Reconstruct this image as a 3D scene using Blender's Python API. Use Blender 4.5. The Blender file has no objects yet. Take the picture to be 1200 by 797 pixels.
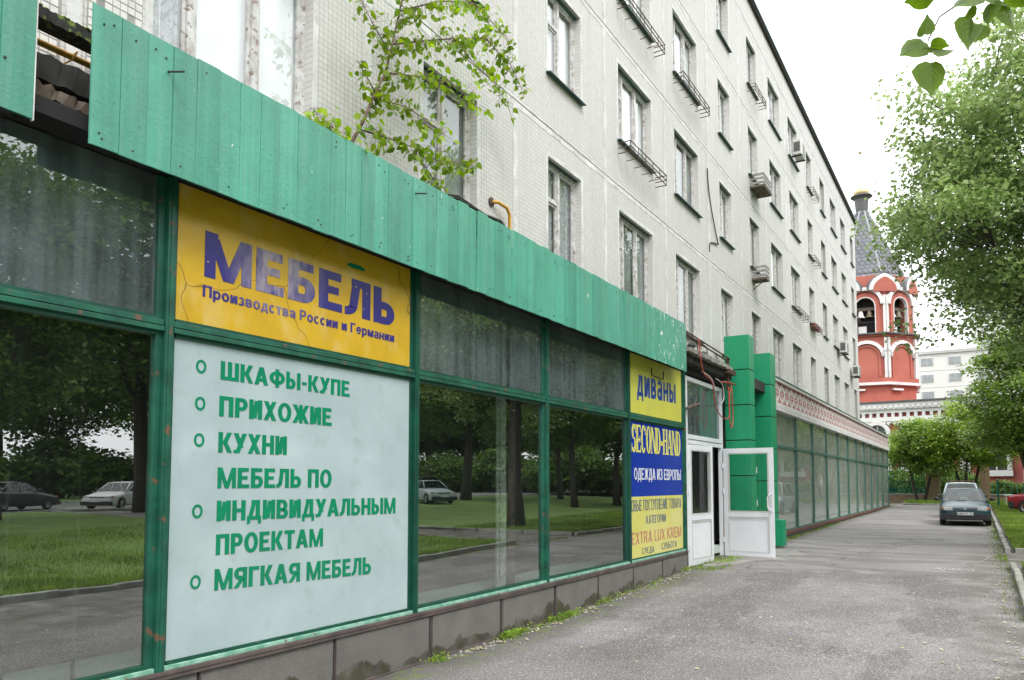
import bpy, math, random
import numpy as np
from mathutils import Vector, Matrix
random.seed(7); RNG = np.random.default_rng(11)
sc = bpy.context.scene
C = sc.collection
rad = math.radians

# ------------------------------------------------------------------ camera
cam = bpy.data.cameras.new('camera'); camo = bpy.data.objects.new('camera', cam); C.objects.link(camo)
camo.location = (5.245, 0, 1.94); camo.rotation_euler = (rad(93.72), 0, rad(31.19))
cam.sensor_width = 36; cam.lens = 27.0; cam.shift_y = 0.0911; cam.clip_start = .05; cam.clip_end = 2000
sc.camera = camo
# ------------------------------------------------------------------ overcast sky
SUN_EL, SUN_AZ = 52, 125      # azimuth clockwise from +Y
w = bpy.data.worlds.new('World'); sc.world = w; w.use_nodes = True
nt = w.node_tree; nt.nodes.clear()
def N(t, x=0, y=0, **k):
    n = nt.nodes.new(t)
    for a, b in k.items(): setattr(n, a, b)
    return n
out = N('ShaderNodeOutputWorld'); bg = N('ShaderNodeBackground')
sky = N('ShaderNodeTexSky', sky_type='NISHITA', sun_disc=False); sky.sun_elevation = rad(SUN_EL); sky.sun_rotation = rad(SUN_AZ)
sky.air_density = 1.0; sky.dust_density = 3.0
# cloud deck: a smooth overcast luminance (brighter overhead) with soft mottling, laid over the sky texture
tc = N('ShaderNodeTexCoord'); sep = N('ShaderNodeSeparateXYZ'); nt.links.new(tc.outputs['Generated'], sep.inputs[0])
mr = N('ShaderNodeMapRange'); mr.inputs[1].default_value = 0; mr.inputs[2].default_value = 1; mr.inputs[3].default_value = 14; mr.inputs[4].default_value = 26
nt.links.new(sep.outputs[2], mr.inputs[0])
nz = N('ShaderNodeTexNoise'); nz.inputs['Scale'].default_value = 2.2; nz.inputs['Detail'].default_value = 4
nt.links.new(tc.outputs['Generated'], nz.inputs['Vector'])
mr2 = N('ShaderNodeMapRange'); mr2.inputs[1].default_value = .3; mr2.inputs[2].default_value = .7; mr2.inputs[3].default_value = .9; mr2.inputs[4].default_value = 1.1
nt.links.new(nz.outputs[0], mr2.inputs[0])
mu = N('ShaderNodeMath', operation='MULTIPLY'); nt.links.new(mr.outputs[0], mu.inputs[0]); nt.links.new(mr2.outputs[0], mu.inputs[1])
cmb = N('ShaderNodeCombineColor'); 
for i in range(3):
    m_ = N('ShaderNodeMath', operation='MULTIPLY'); m_.inputs[1].default_value = (.985, 1.0, 1.02)[i]
    nt.links.new(mu.outputs[0], m_.inputs[0]); nt.links.new(m_.outputs[0], cmb.inputs[i])
mx = N('ShaderNodeMix', data_type='RGBA'); mx.inputs[0].default_value = .93
nt.links.new(sky.outputs[0], mx.inputs[6]); nt.links.new(cmb.outputs[0], mx.inputs[7])
nt.links.new(mx.outputs[2], bg.inputs[0]); bg.inputs[1].default_value = .1
nt.links.new(bg.outputs[0], out.inputs[0])
sl = bpy.data.lights.new('sun', 'SUN'); sl.energy = 1.3; sl.angle = rad(14); sl.color = (1, .97, .92)
so = bpy.data.objects.new('sun', sl); C.objects.link(so)
d_ = Vector((math.sin(rad(SUN_AZ))*math.cos(rad(SUN_EL)), math.cos(rad(SUN_AZ))*math.cos(rad(SUN_EL)), math.sin(rad(SUN_EL))))
so.rotation_euler = d_.to_track_quat('Z', 'Y').to_euler(); so.location = (30, -20, 40)
sc.view_settings.view_transform = 'Standard'; sc.view_settings.look = 'None'; sc.view_settings.gamma = 1; sc.view_settings.exposure = 0.5
sc.view_settings.use_curve_mapping = False
sc.cycles.max_bounces = 7; sc.cycles.transparent_max_bounces = 16; sc.cycles.diffuse_bounces = 3; sc.cycles.glossy_bounces = 3
sc.cycles.use_denoising = True; sc.cycles.sample_clamp_indirect = 6

# ------------------------------------------------------------------ helpers
class MB:
    def __init__(s): s.v = []; s.f = []
    def add(s, vs, fs):
        o = len(s.v); s.v += [tuple(p) for p in vs]; s.f += [tuple(i+o for i in f) for f in fs]; return s
    def box(s, x0, y0, z0, x1, y1, z1):
        x0, x1 = sorted((x0, x1)); y0, y1 = sorted((y0, y1)); z0, z1 = sorted((z0, z1))
        return s.add([(x0,y0,z0),(x1,y0,z0),(x1,y1,z0),(x0,y1,z0),(x0,y0,z1),(x1,y0,z1),(x1,y1,z1),(x0,y1,z1)],
                     [(0,3,2,1),(4,5,6,7),(0,1,5,4),(1,2,6,5),(2,3,7,6),(3,0,4,7)])
    def bar(s, a, b, r, n=6, r2=None): return s.tube([a, b], [r, r if r2 is None else r2], n)
    def tube(s, path, rs, n=6, cap=True):
        P = [Vector(p) for p in path]
        if not hasattr(rs, '__len__'): rs = [rs]*len(P)
        rings = []; o = len(s.v); prev = None
        for i, p in enumerate(P):
            t = (P[min(i+1, len(P)-1)]-P[max(i-1, 0)])
            t = t.normalized() if t.length > 1e-9 else Vector((0,0,1))
            if prev is None:
                u = t.cross(Vector((0,0,1)));
                if u.length < .1: u = t.cross(Vector((1,0,0)))
            else: u = prev - t*prev.dot(t)
            u.normalize(); prev = u; v = t.cross(u)
            for k in range(n):
                a = 2*math.pi*(k+.5)/n; s.v.append(tuple(p+(u*math.cos(a)+v*math.sin(a))*rs[i]))
        for i in range(len(P)-1):
            for k in range(n):
                a = o+i*n+k; b = o+i*n+(k+1) % n; s.f.append((a, b, b+n, a+n))
        if cap: s.f.append(tuple(o+k for k in range(n))[::-1]); s.f.append(tuple(o+(len(P)-1)*n+k for k in range(n)))
        return s
    def prism(s, pts, axis, a, b):
        # pts 2D outline in the plane perpendicular to axis ('x': (y,z) ; 'y': (x,z) ; 'z': (x,y))
        def P(p, t): return {'x': (t, p[0], p[1]), 'y': (p[0], t, p[1]), 'z': (p[0], p[1], t)}[axis]
        n = len(pts)
        return s.add([P(p, a) for p in pts]+[P(p, b) for p in pts], [tuple(range(n))[::-1], tuple(range(n, 2*n))]+[(i, (i+1) % n, n+(i+1) % n, n+i) for i in range(n)])
    def lathe(s, prof, c, n=16):
        o = len(s.v)
        for r, z in prof:
            for k in range(n):
                a = 2*math.pi*k/n; s.v.append((c[0]+r*math.cos(a), c[1]+r*math.sin(a), c[2]+z))
        for i in range(len(prof)-1):
            for k in range(n):
                a = o+i*n+k; b = o+i*n+(k+1) % n; s.f.append((a, b, b+n, a+n))
        return s
    def xf(s, M):
        s.v = [tuple(M @ Vector(p)) for p in s.v]; return s
    def mesh(s, name, mt, smooth=False):
        m = bpy.data.meshes.new(name); m.from_pydata(s.v, [], s.f); m.update()
        if mt is not None: m.materials.append(mt)
        if smooth: m.polygons.foreach_set('use_smooth', [True]*len(m.polygons))
        return m
    def build(s, name, mt, parent=None, smooth=False, local=False, bevel=0):
        return put(name, s.mesh(name, mt, smooth), parent, local=local, bevel=bevel)
def put(name, mesh, parent=None, loc=(0,0,0), rot=None, local=False, bevel=0):
    o = bpy.data.objects.new(name, mesh); C.objects.link(o)
    o.location = loc
    if rot: o.rotation_euler = rot
    if parent is not None:
        o.parent = parent
        if not local:
            p = parent; off = Vector((0,0,0))
            while p is not None: off += p.location; p = p.parent
            o.location = Vector(loc)-off
    if bevel:
        b = o.modifiers.new('b', 'BEVEL'); b.width = bevel; b.segments = 2; b.limit_method = 'ANGLE'
    return o
def tag(o, label=None, cat=None, group=None, kind=None):
    if label: o['label'] = label
    if cat: o['category'] = cat
    if group: o['group'] = group
    if kind: o['kind'] = kind
    return o
def thing(name, label, cat, loc=(0,0,0), group=None):
    o = bpy.data.objects.new(name, None); C.objects.link(o); o.location = loc; o.empty_display_size = .2
    return tag(o, label, cat, group)
def copy_tree(o, parent=None):
    c = o.copy(); C.objects.link(c)
    if parent is not None: c.parent = parent
    for ch in list(o.children): copy_tree(ch, c)
    return c

# ------------------------------------------------------------------ materials
class MT:
    def __init__(s, name):
        s.m = bpy.data.materials.new(name); s.m.use_nodes = True; s.t = s.m.node_tree
        s.p = s.t.nodes['Principled BSDF']; s.o = s.t.nodes['Material Output']
        s.co = s.n('ShaderNodeTexCoord').outputs['Object']
    def n(s, t, **k):
        n = s.t.nodes.new(t)
        for a, b in k.items(): setattr(n, a, b)
        return n
    def l(s, a, b): s.t.links.new(a, b)
    def geo(s): s.co = s.n('ShaderNodeNewGeometry').outputs['Position']; return s
    def map(s, scale):
        mp = s.n('ShaderNodeMapping'); mp.inputs['Scale'].default_value = scale; s.l(s.co, mp.inputs[0]); return mp.outputs[0]
    def noise(s, sc_, det=4, lo=.35, hi=.65, vec=None, rough=.55):
        n = s.n('ShaderNodeTexNoise'); n.inputs['Scale'].default_value = sc_; n.inputs['Detail'].default_value = det; n.inputs['Roughness'].default_value = rough
        s.l(vec if vec is not None else s.co, n.inputs['Vector'])
        r = s.n('ShaderNodeMapRange'); r.inputs[1].default_value = lo; r.inputs[2].default_value = hi; s.l(n.outputs[0], r.inputs[0]); return r.outputs[0]
    def mix(s, f, a, b):
        m = s.n('ShaderNodeMix', data_type='RGBA')
        if isinstance(f, (int, float)): m.inputs[0].default_value = f
        else: s.l(f, m.inputs[0])
        for i, c in ((6, a), (7, b)):
            if isinstance(c, tuple): m.inputs[i].default_value = (*c, 1) if len(c) == 3 else c
            else: s.l(c, m.inputs[i])
        return m.outputs[2]
    def math(s, op, a, b=None):
        m = s.n('ShaderNodeMath', operation=op)
        for i, c in ((0, a), (1, b)):
            if c is None: continue
            if isinstance(c, (int, float)): m.inputs[i].default_value = c
            else: s.l(c, m.inputs[i])
        return m.outputs[0]
    def col(s, c):
        if isinstance(c, tuple): s.p.inputs['Base Color'].default_value = (*c, 1)
        else: s.l(c, s.p.inputs['Base Color'])
        return s
    def bump(s, h, strength=.3, dist=.01):
        b = s.n('ShaderNodeBump'); b.inputs['Strength'].default_value = strength; b.inputs['Distance'].default_value = dist
        s.l(h, b.inputs['Height']); s.l(b.outputs[0], s.p.inputs['Normal']); return s
    def rough(s, r):
        if isinstance(r, (int, float)): s.p.inputs['Roughness'].default_value = r
        else: s.l(r, s.p.inputs['Roughness'])
        return s
    def sepz(s):
        q = s.n('ShaderNodeSeparateXYZ'); s.l(s.co, q.inputs[0]); return q.outputs
    def spec(s, v): s.p.inputs['Specular IOR Level'].default_value = v; return s
def simple(name, c, c2=None, scale=6, rough=.6, metal=0, bump=0, bscale=40, lo=.35, hi=.65, fine=None, world=True):
    m = MT(name)
    if world: m.geo()
    c2 = c2 or tuple(x*.75 for x in c)
    k = m.mix(m.noise(scale, 5, lo, hi), c, c2)
    if fine: k = m.mix(m.noise(fine[0], 3, fine[2], fine[3]), k, fine[1])
    m.col(k).rough(rough); m.p.inputs['Metallic'].default_value = metal
    if bump: m.bump(m.noise(bscale, 4, 0, 1), bump, .01)
    return m.m
def vary(m, amt=.12):
    # slight per-object value change for alike pieces
    t = m.node_tree; p = t.nodes['Principled BSDF']; lk = p.inputs['Base Color'].links[0].from_socket
    oi = t.nodes.new('ShaderNodeObjectInfo'); mr = t.nodes.new('ShaderNodeMapRange'); mr.inputs[3].default_value = 1-amt; mr.inputs[4].default_value = 1+amt
    hs = t.nodes.new('ShaderNodeHueSaturation'); t.links.new(oi.outputs['Random'], mr.inputs[0]); t.links.new(mr.outputs[0], hs.inputs['Value'])
    t.links.new(lk, hs.inputs['Color']); t.links.new(hs.outputs[0], p.inputs['Base Color']); return m

def peeling_green(name, flake_lo, flake_hi, base=(.068,.335,.235)):
    m = MT(name).geo()
    c = m.mix(m.noise(1.3, 4), base, tuple(x*.86 for x in base))
    c = m.mix(m.noise(1.0, 3, .42, .75, vec=m.map((8, 8, .35))), c, tuple(x*.72 for x in base))
    c = m.mix(m.math('MULTIPLY', m.noise(1.0, 5, .45, .8, vec=m.map((20, 20, .5))), .5), c, (.16,.36,.29))
    c = m.mix(m.math('MULTIPLY', m.noise(3.1, 6, .5, .75), .35), c, (.05,.17,.13))
    c = m.mix(m.noise(60, 2, .66, .72), c, (.03,.14,.09))
    fl = m.noise(7, 6, flake_lo, flake_hi, vec=m.map((1, 1.6, .8)), rough=.7)
    c = m.mix(fl, c, (.72,.74,.72))
    m.col(c).rough(.42); h = m.math('ADD', m.noise(28, 5, 0, 1), m.math('MULTIPLY', fl, -.4)); m.bump(h, .25, .012)
    return m.m
m_canopy = vary(peeling_green('canopy_paint', .685, .70), .13)
m_canopy_old = vary(peeling_green('canopy_paint_peeling', .60, .62), .05)
m_frame = simple('green_frame_paint', (.007,.085,.052), (.005,.05,.033), 3, .4, bump=.15, bscale=60, fine=(14, (.10,.13,.10), .68, .74))
m_frame_rust = simple('green_frame_paint_worn', (.013,.12,.075), (.007,.065,.042), 5, .45, bump=.2, bscale=50, fine=(9, (.16,.08,.05), .62, .70))
m_sillpaint = simple('sill_paint_highlight', (.33,.55,.45), (.12,.33,.22), 9, .5, fine=(16, (.2,.1,.06), .64, .7))  # the sill rail's highlight painted in as pale green, plus wear
m_railmetal = simple('plinth_rail_metal', (.13,.10,.095), (.07,.055,.055), 4, .6, bump=.2, bscale=30)
m_pillar = simple('emerald_panel', (.006,.27,.125), (.006,.24,.11), 1.5, .45)
m_dark = simple('dark_concrete', (.035,.033,.03), (.015,.014,.013), 5, .9, bump=.5, bscale=14)
m_black = simple('shade_black', (.012,.012,.012), None, 3, .9)  # black that stands in for shade under the canopy and in dark openings
m_pvc = simple('white_pvc', (.72,.74,.77), (.66,.68,.71), 3, .3, fine=(10, (.45,.44,.42), .7, .8))
m_white = simple('white_paint_weathered', (.70,.70,.69), (.56,.56,.55), 8, .6, bump=.2, bscale=50, fine=(22, (.28,.25,.23), .62, .72))
m_winwood = simple('window_paint_peeling', (.64,.64,.64), (.42,.40,.38), 9, .6, bump=.3, bscale=40, fine=(16, (.26,.19,.16), .58, .66))
m_sillgreen = simple('window_sill_metal', (.02,.09,.08), (.03,.05,.05), 6, .5)
m_curtain = simple('curtain_cloth', (.85,.86,.87), (.74,.75,.76), 2, .9)
m_lace = simple('lace_cloth', (.50,.51,.53), (.33,.34,.36), 11, .9, fine=(26, (.22,.22,.24), .55, .6))
m_dimroom = simple('dim_interior', (.30,.33,.33), (.16,.18,.18), 2, .9)  # shade of a dim room put into a grey sheet hung like a curtain
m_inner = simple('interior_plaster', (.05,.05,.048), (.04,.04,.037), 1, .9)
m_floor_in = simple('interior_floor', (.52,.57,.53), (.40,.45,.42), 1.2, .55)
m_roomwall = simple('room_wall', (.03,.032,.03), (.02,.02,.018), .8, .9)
m_iron = simple('dark_iron', (.05,.035,.03), (.02,.018,.018), 10, .7, bump=.2)
m_rust = simple('rusty_steel', (.10,.05,.03), (.05,.04,.035), 12, .8, bump=.3)
m_pipe = simple('yellow_gas_pipe', (.62,.33,.03), (.45,.24,.04), 10, .5)
m_seam = simple('seam_mortar', (.68,.68,.67), (.50,.50,.49), 3, .9, bump=.4, bscale=20, fine=(12, (.42,.42,.41), .6, .75))
m_jointline = simple('joint_dark', (.09,.085,.08), (.28,.27,.26), 3, .9, lo=.45, hi=.6)  # dark joint colour, paler in patches
m_tile = vary(simple('ceramic_tile', (.66,.655,.63), (.56,.555,.53), 6, .5, fine=(30, (.40,.39,.37), .68, .75)), .07)
m_grout = simple('tile_grout', (.27,.26,.25), (.36,.35,.34), 8, .9)
m_wood = simple('weathered_wood', (.16,.12,.09), (.07,.055,.045), 9, .9, bump=.5, bscale=25)
m_redw = simple('red_cable', (.45,.06,.04), None, 4, .5)
m_whitecable = simple('white_cable', (.55,.5,.5), None, 4, .5)
m_lampglass = simple('dusty_lamp', (.05,.06,.06), None, 4, .15)
m_acwhite = simple('ac_casing', (.62,.61,.58), (.50,.49,.46), 5, .5)
m_acdark = simple('ac_grille', (.10,.10,.10), None, 5, .5)
m_litegreen_glassdirt = None

def plinth_mat():
    m = MT('plinth_stone').geo(); z = m.sepz()[2]
    c = m.mix(m.noise(3, 5), (.155,.143,.132), (.11,.103,.096)); c = m.mix(m.noise(160, 2, .45, .75), c, (.23,.22,.21))
    hgt = m.n('ShaderNodeMapRange'); m.l(z, hgt.inputs[0]); hgt.inputs[1].default_value = .0; hgt.inputs[2].default_value = .36; hgt.inputs[3].default_value = .72; hgt.inputs[4].default_value = .18
    df_ = m.n('ShaderNodeMapRange'); df_.inputs[1].default_value = -.02; df_.inputs[2].default_value = .03; m.l(m.math('SUBTRACT', hgt.outputs[0], m.noise(1.5, 6, .15, .85)), df_.inputs[0]); wet = m.math('MULTIPLY', df_.outputs[0], m.noise(4, 5, .2, .6))
    c = m.mix(m.math('MULTIPLY', wet, .95), c, (.045,.037,.026)); c = m.mix(m.math('MULTIPLY', m.math('MULTIPLY', wet, m.noise(7, 5, .5, .6)), .6), c, (.06,.075,.02))
    m.col(c).rough(.75).bump(m.noise(120, 3, 0, 1), .35, .006); return m.m
m_plinth = vary(plinth_mat(), .05)

def wallpanel_mat():
    m = MT('tiled_wall_panel').geo()
    q = m.sepz(); cv = m.n('ShaderNodeCombineXYZ'); m.l(q[1], cv.inputs[0]); m.l(q[2], cv.inputs[1])
    b = m.n('ShaderNodeTexBrick'); b.offset = 0; b.inputs['Scale'].default_value = 1; b.inputs['Brick Width'].default_value = .062; b.inputs['Row Height'].default_value = .062
    b.inputs['Mortar Size'].default_value = .0035; b.inputs['Mortar Smooth'].default_value = .3
    b.inputs['Color1'].default_value = (.60,.595,.575,1); b.inputs['Color2'].default_value = (.535,.53,.51,1); b.inputs['Mortar'].default_value = (.29,.28,.265,1)
    m.l(cv.outputs[0], b.inputs['Vector'])
    c = m.mix(m.math('MULTIPLY', m.noise(.9, 6, .35, .7), .35), b.outputs[0], (.52,.50,.475))
    c = m.mix(m.math('MULTIPLY', m.noise(1.0, 4, .48, .8, vec=m.map((3, 3, .25))), .45), c, (.42,.40,.38))
    c = m.mix(m.noise(9, 6, .68, .72, rough=.7), c, (.70,.69,.68))
    m.col(c).rough(.7).bump(m.math('MULTIPLY', b.outputs['Fac'], -1), .35, .004); return m.m
m_panel = vary(wallpanel_mat(), .025)

def glass_mat(name, ior=2.0, tint=(.72,.78,.76), dust_sheen=(.0,.08), dcol=(.33,.36,.36), seed=0., streak=True):
    m = MT(name).geo(); t = m.t; t.nodes.remove(m.p)
    fr = m.n('ShaderNodeFresnel'); fr.inputs[0].default_value = ior
    tr = m.n('ShaderNodeBsdfTransparent'); tr.inputs[0].default_value = (*tint, 1)
    gl = m.n('ShaderNodeBsdfGlossy'); gl.inputs['Roughness'].default_value = .0; gl.inputs['Color'].default_value = (.95,.98,.97,1)
    bp = m.n('ShaderNodeBump'); bp.inputs['Strength'].default_value = .035; bp.inputs['Distance'].default_value = .01; m.l(m.noise(1.1, 2, 0, 1), bp.inputs['Height']); m.l(bp.outputs[0], gl.inputs['Normal'])
    gg = m.n('ShaderNodeNewGeometry'); inv = m.math('SUBTRACT', 1.0, gg.outputs['Backfacing'])
    mx = m.n('ShaderNodeMixShader'); m.l(m.math('MULTIPLY', fr.outputs[0], inv), mx.inputs[0]); m.l(tr.outputs[0], mx.inputs[1]); m.l(gl.outputs[0], mx.inputs[2])
    df = m.n('ShaderNodeBsdfDiffuse'); df.inputs[0].default_value = (*dcol, 1)
    n1 = m.noise(1.6, 6, .3, .8); n2 = m.noise(1.0, 4, .35, .75, vec=m.map((14, 14, .6)))
    n3 = m.noise(90, 2, .70, .74)
    f = m.math('ADD', m.math('MULTIPLY', m.math('MULTIPLY', m.math('ADD', n1, n2), .5), dust_sheen[1]), m.math('ADD', dust_sheen[0], m.math('MULTIPLY', n3, .12)))
    m2 = m.n('ShaderNodeMixShader'); m.l(m.math('MULTIPLY', f, inv), m2.inputs[0]); m.l(mx.outputs[0], m2.inputs[1]); m.l(df.outputs[0], m2.inputs[2]); m.l(m2.outputs[0], m.o.inputs[0])
    return m.m
m_glass = glass_mat('shop_glass', 4.3, tint=(.8,.86,.83), dust_sheen=(.0,.022))
m_glass_up = glass_mat('dusty_shop_glass', 2.9, tint=(.5,.55,.55), dust_sheen=(.06,.40), dcol=(.30,.37,.39))  # dusty film, brightened further to stand in for reflected sky
m_glass_far = glass_mat('far_shop_glass', 3.2, tint=(.88,.92,.9), dust_sheen=(.12,.34), dcol=(.52,.56,.50))  # diffuse film raised to paint in the pale reflections of the far panes
m_glass_win = glass_mat('window_glass', 2.1, tint=(.97,.98,.98), dust_sheen=(.01,.05), dcol=(.5,.5,.5))
m_glass_door = glass_mat('door_glass', 1.3, tint=(.95,.97,.96), dust_sheen=(.0,.03))
m_glass_car = glass_mat('car_glass', 1.45, tint=(.45,.5,.5), dust_sheen=(.0,.02))

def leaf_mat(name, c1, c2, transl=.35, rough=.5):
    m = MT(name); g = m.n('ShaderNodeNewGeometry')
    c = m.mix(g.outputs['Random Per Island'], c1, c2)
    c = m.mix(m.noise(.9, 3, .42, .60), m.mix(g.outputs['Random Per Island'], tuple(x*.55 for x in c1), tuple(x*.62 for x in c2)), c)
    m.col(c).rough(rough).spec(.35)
    tl = m.n('ShaderNodeBsdfTranslucent'); hs = m.n('ShaderNodeHueSaturation'); hs.inputs['Value'].default_value = 1.7; hs.inputs['Saturation'].default_value = 1.15
    m.l(c, hs.inputs['Color']); m.l(hs.outputs[0], tl.inputs[0])
    mx = m.n('ShaderNodeMixShader'); mx.inputs[0].default_value = transl; m.l(m.p.outputs[0], mx.inputs[1]); m.l(tl.outputs[0], mx.inputs[2]); m.l(mx.outputs[0], m.o.inputs[0])
    return m.m
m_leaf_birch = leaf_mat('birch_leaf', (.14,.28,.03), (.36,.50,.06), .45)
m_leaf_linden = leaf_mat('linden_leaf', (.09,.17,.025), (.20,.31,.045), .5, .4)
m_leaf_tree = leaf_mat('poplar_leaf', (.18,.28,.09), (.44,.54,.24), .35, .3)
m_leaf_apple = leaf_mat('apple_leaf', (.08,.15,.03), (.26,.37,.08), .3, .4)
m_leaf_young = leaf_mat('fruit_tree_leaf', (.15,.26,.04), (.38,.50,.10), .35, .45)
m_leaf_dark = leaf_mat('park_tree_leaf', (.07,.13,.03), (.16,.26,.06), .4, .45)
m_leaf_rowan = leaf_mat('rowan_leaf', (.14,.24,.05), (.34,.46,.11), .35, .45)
m_grass = leaf_mat('grass_blade', (.13,.21,.035), (.30,.40,.09), .3)
m_bark = simple('bark', (.06,.05,.042), (.03,.025,.022), 8, .9, bump=.6, bscale=20)
m_bark_birch = simple('young_birch_bark', (.20,.13,.10), (.10,.06,.05), 18, .8, bump=.3)

def asphalt_mat():
    m = MT('worn_asphalt').geo()
    c = m.mix(m.noise(.55, 6, .35, .65, rough=.6), (.19,.179,.173), (.115,.108,.105))
    # newer and older patches
    c = m.mix(m.math('MULTIPLY', m.noise(.30, 5, .50, .56), .65), c, (.235,.225,.218))
    c = m.mix(m.math('MULTIPLY', m.noise(.45, 6, .52, .57, vec=m.map((1.7, .6, 1))), .7), c, (.085,.08,.077))
    c = m.mix(m.math('MULTIPLY', m.noise(2.6, 6, .45, .7), .6), c, (.14,.132,.127))
    c = m.mix(m.noise(48, 3, .585, .64), c, (.46,.44,.43)); c = m.mix(m.noise(40, 3, .57, .64, vec=m.map((1.1, .9, 1))), c, (.05,.046,.044)); c = m.mix(m.noise(15, 4, .62, .68), c, (.30,.29,.28))
    # smoother, paler resurfaced stretch from the doors onward, with a ragged edge against the coarse old surface
    qq = m.sepz(); yy = m.math('ADD', m.math('MULTIPLY', qq[1], 1.0), m.math('MULTIPLY', m.noise(.55, 6, .2, .8, rough=.65), -7.0)); zn = m.n('ShaderNodeMapRange'); zn.inputs[1].default_value = 12.4; zn.inputs[2].default_value = 12.75; m.l(yy, zn.inputs[0])
    sm = m.mix(m.noise(.8, 6, .4, .65), (.235,.222,.213), (.185,.175,.168)); sm = m.mix(m.math('MULTIPLY', m.noise(.6, 5, .50, .53, vec=m.map((.5, 1.9, 1))), .65), sm, (.125,.118,.114))
    sm = m.mix(m.math('MULTIPLY', m.noise(110, 2, .55, .7), .4), sm, (.30,.29,.28))
    c = m.mix(zn.outputs[0], c, sm)
    kd = m.n('ShaderNodeMapRange'); kd.inputs[1].default_value = 4.7; kd.inputs[2].default_value = 5.8; m.l(qq[0], kd.inputs[0])
    c = m.mix(m.math('MULTIPLY', kd.outputs[0], m.noise(2.2, 6, .35, .65)), c, (.085,.075,.06))
    vo = m.n('ShaderNodeTexVoronoi', feature='DISTANCE_TO_EDGE'); vo.inputs['Scale'].default_value = .5
    wv = m.n('ShaderNodeTexNoise'); wv.inputs['Scale'].default_value = 2.5; wv.inputs['Detail'].default_value = 6; m.l(m.co, wv.inputs['Vector'])
    vm = m.n('ShaderNodeVectorMath', operation='ADD'); m.l(m.co, vm.inputs[0])
    vs = m.n('ShaderNodeVectorMath', operation='SCALE'); vs.inputs['Scale'].default_value = .8; m.l(wv.outputs['Color'], vs.inputs[0]); m.l(vs.outputs[0], vm.inputs[1]); m.l(vm.outputs[0], vo.inputs['Vector'])
    cr = m.n('ShaderNodeMapRange'); cr.inputs[1].default_value = .004; cr.inputs[2].default_value = .012; cr.inputs[3].default_value = 1; cr.inputs[4].default_value = 0; m.l(vo.outputs[0], cr.inputs[0])
    crk = m.math('MULTIPLY', m.math('MULTIPLY', cr.outputs[0], m.noise(.35, 3, .44, .54)), m.math('ADD', m.math('MULTIPLY', zn.outputs[0], .8), .2))
    c = m.mix(m.math('MULTIPLY', crk, .75), c, (.04,.037,.035))
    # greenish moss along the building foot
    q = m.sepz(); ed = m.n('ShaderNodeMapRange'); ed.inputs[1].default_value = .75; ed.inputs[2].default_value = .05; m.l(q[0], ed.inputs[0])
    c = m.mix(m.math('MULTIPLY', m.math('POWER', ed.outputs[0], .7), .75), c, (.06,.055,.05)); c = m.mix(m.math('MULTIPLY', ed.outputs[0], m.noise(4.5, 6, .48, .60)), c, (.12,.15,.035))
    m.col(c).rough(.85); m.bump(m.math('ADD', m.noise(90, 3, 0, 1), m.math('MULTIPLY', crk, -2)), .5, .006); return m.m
m_asphalt = asphalt_mat()
m_street = simple('street_asphalt', (.15,.148,.145), (.11,.108,.106), .6, .85, bump=.3, bscale=60)
m_lawn = simple('lawn_soil_grass', (.13,.21,.045), (.09,.15,.03), 1.2, .9, bump=.6, bscale=40, fine=(22, (.14,.22,.04), .5, .7))
m_earth = simple('far_ground', (.08,.11,.04), (.06,.08,.035), .05, .95)
m_kerb = vary(simple('kerb_concrete', (.33,.33,.30), (.20,.20,.17), 3, .85, bump=.4, bscale=30, fine=(30, (.16,.15,.13), .6, .7)), .12)
m_paintwhite = simple('road_paint', (.62,.62,.60), (.4,.4,.39), 6, .7)
m_chalk = simple('chalk_marks', (.50,.49,.48), (.34,.33,.32), 14, .9)

# ------------------------------------------------------------------ ground
def ss(t): t = max(0., min(1., t)); return t*t*(3-2*t)
def G(x, y):
    return .25*ss((y-8)/12)+.10*ss((y-22)/18)+.20*ss((y-46)/18)+(.35*ss((x-10)/20) if x > 10 else 0)
def sheet(name, x0, y0, x1, y1, nx, ny, dz, mt, keep=None, kind='structure', hf=None, bumpy=0):
    xs = np.linspace(x0, x1, nx+1); ys = np.linspace(y0, y1, ny+1)
    vs = [(x, y, (hf or G)(x, y)+dz+(bumpy*random.uniform(-1, 1))) for y in ys for x in xs]; fs = []
    for j in range(ny):
        for i in range(nx):
            if keep and not keep((xs[i]+xs[i+1])/2, (ys[j]+ys[j+1])/2): continue
            a = j*(nx+1)+i; fs.append((a, a+1, a+nx+2, a+nx+1))
    mb = MB(); mb.v = vs; mb.f = fs
    return tag(mb.build(name, mt), kind=kind)
tag(sheet('ground', -400, -200, 600, 900, 60, 66, -.6, m_earth, hf=lambda x, y: G(min(x, 60), min(y, 90))), kind='structure')
sheet('driveway', -35, -20, 31, 61, 110, 135, 0, m_asphalt)
STREET_X0, STREET_X1 = 31, 47
sheet('street', STREET_X0, -60, STREET_X1, 160, 8, 40, .004, m_street)

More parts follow.
